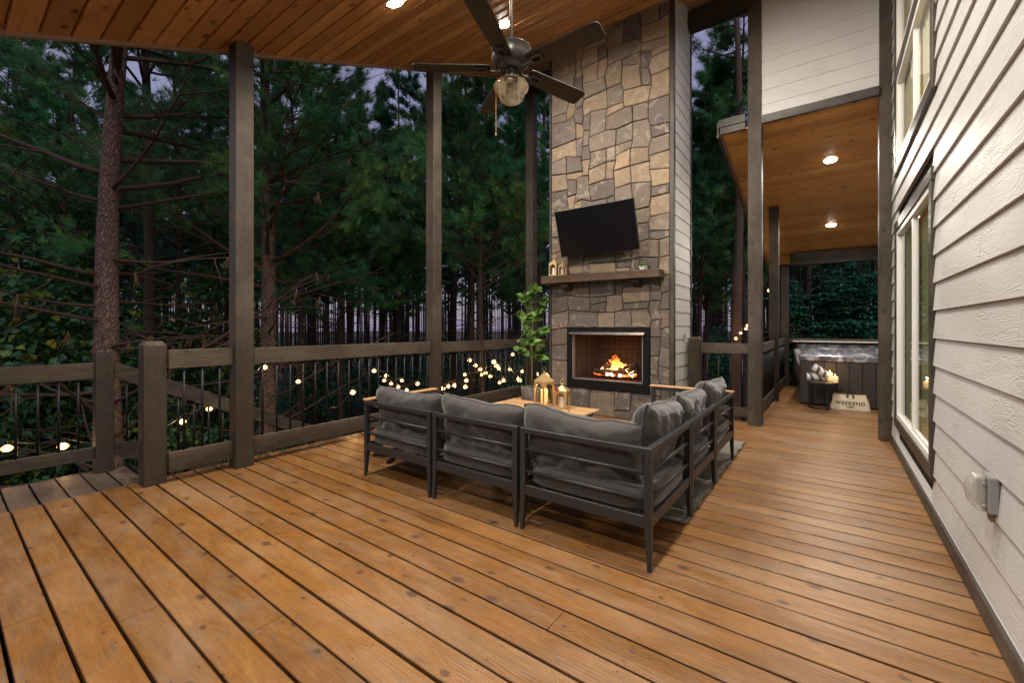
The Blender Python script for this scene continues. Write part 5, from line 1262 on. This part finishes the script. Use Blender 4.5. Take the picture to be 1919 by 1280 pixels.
# vine on the second trunk
q=MB(); rv=random.Random(4); bx_,by_=tB.location.x,tB.location.y
for i in range(520):
    z=rv.uniform(-2.4,4.6); a=rv.uniform(0,6.28); r=.16+.02*rv.random(); v=rv.uniform(.7,1.4)
    leaf6(q,Vector((bx_+.01*z+r*math.cos(a),by_+r*math.sin(a),z)),Vector((math.cos(a),math.sin(a),rv.uniform(-1,.3))),Vector((0,0,1)),rv.uniform(.05,.09),.05,(v,v,v))
tag(q.build('climbing_vine',M['leaf'],fix=False),'small leaved vine climbing the trunk right of the nearest tall post','vine')
# ground cover and leaf litter
q=MB(); rr=random.Random(12)
for i in range(16000):
    u=rr.uniform(-250,1800); d=4.5+34*rr.random()**1.3; x_,y_=at(u,d)
    if -5.5<x_<2.7 and y_<11.2: continue
    v=rr.uniform(.5,1.3); big=d>12; L=rr.uniform(.10,.18)*(2.2 if big else 1); zz=gz(x_,y_)+rr.uniform(.02,.55 if big else .35)
    leaf6(q,Vector((x_,y_,zz)),Vector((rr.uniform(-1,1),rr.uniform(-1,1),rr.uniform(-.3,.5))),Vector((0,0,1)),L,L*.6,(v,v,v))
tag(q.build('ground_cover',M['leafdark'],fix=False),'low dark leafy ground cover under the trees','ground cover',kind='stuff')
# ================================================================ string lights
def stringl(label,pts,sag=.08,ext=1.0,group='string lights among the trees and stairs',br=.040):
    """pts: (u,v,depth) picture columns/rows with a depth, turned into real places"""
    P=[]
    for (u,v,d) in pts: x_,y_=at(u,d); P.append(Vector((x_,y_,zat(v,d))))
    t=thing('string_lights',label,'string lights',tuple(P[0]),0,group); o0=P[0]; q=MB(); W_=[]
    Q=[P[0]+(P[0]-P[1]).normalized()*ext]+P+[P[-1]+(P[-1]-P[-2]).normalized()*ext]
    for i in range(len(Q)-1):
        for k in range(6):
            s_=k/6; p=Q[i].lerp(Q[i+1],s_)-Vector((0,0,sag*4*s_*(1-s_)*min(1,(Q[i+1]-Q[i]).length))); W_.append(p-o0+Vector((0,0,.075)))
    q.tube(W_,.005,5); q.build('cable',M['wire'],t)
    mb=MB(); mb.lathe([(.0005,-.034),(br*.55,-.030),(br,-.010),(br*.95,.006),(br*.5,.024),(.010,.032)],n=14); first=None
    for p in P:
        if first is None: first=mb.build('bulb',M['bulb'],t,smooth=True); b_=first; k2=MB(); k2.lathe([(.012,.030),(.013,.07),(.004,.078)],n=10); sock=k2.build('socket',M['wire'],b_)
        else:
            b_=first.copy(); COL.objects.link(b_); b_.parent=t; s2=sock.copy(); COL.objects.link(s2); s2.parent=b_
        b_.location=p-o0
    for p in P[::2] if len(P)>3 else P:
        l=bpy.data.lights.new('bulb_glow','POINT'); l.energy=1.6; l.color=(1,.55,.22); l.shadow_soft_size=.03; lo=bpy.data.objects.new('glow',l); COL.objects.link(lo); lo.parent=t; lo.location=p-o0+Vector((0,0,-.07))
    return t
stringl('two large glowing bulbs on a wire just beyond the low left railing',[(13,840,4.05),(118,836,4.1)],br=.044)
stringl('string of bulbs rising past the stair rail beside the big pine',[(342,790,5.2),(392,766,5.5),(496,688,6.4),(559,715,7.0)])
stringl('string of bulbs low behind the long railing, left of the middle post',[(661,735,6.0),(701,695,7.4),(724,704,7.8),(746,725,8.0),(762,731,8.3),(783,719,8.5)])
stringl('shorter string of bulbs behind the first, left of the middle post',[(720,713,9.0),(733,719,9.2),(753,713,9.4),(782,720,9.5)])
stringl('long string of bulbs low beyond the railing right of the middle post',[(830,728,6.8),(841,724,7.0),(852,722,7.2),(872,725,7.4),(874,713,7.6),(871,702,8.6),(902,702,9.0)])
stringl('string of bulbs dropping in a line across the middle of the right railing bay',[(880,675,7.8),(891,685,7.9),(900,692,8.0),(910,699,8.1),(919,705,8.2),(937,717,8.3),(944,713,8.5)])
stringl('pair of strongest bulbs high in the right railing bay',[(926,678,6.8),(931,686,6.9),(935,691,9)],br=.044)
stringl('string of bulbs near the potted plant beyond the railing',[(956,692,8.6),(974,713,7.8),(972,710,7.7),(979,696,8.6),(961,664,9.4)])
stringl('string of bulbs left of the chimney behind the lantern',[(1007,701,8.8),(1024,702,8.9),(1027,706,9)])
stringl('string of amber bulbs hanging by the reddish pine trunk',[(1379,634,10.2),(1388,624,10.3),(1398,616,10.4),(1400,610,10.5)],br=.036)
stringl('amber bulb glowing between the two porch posts on the right',[(1441,544,9.6),(1495,611,15.5)],br=.036)
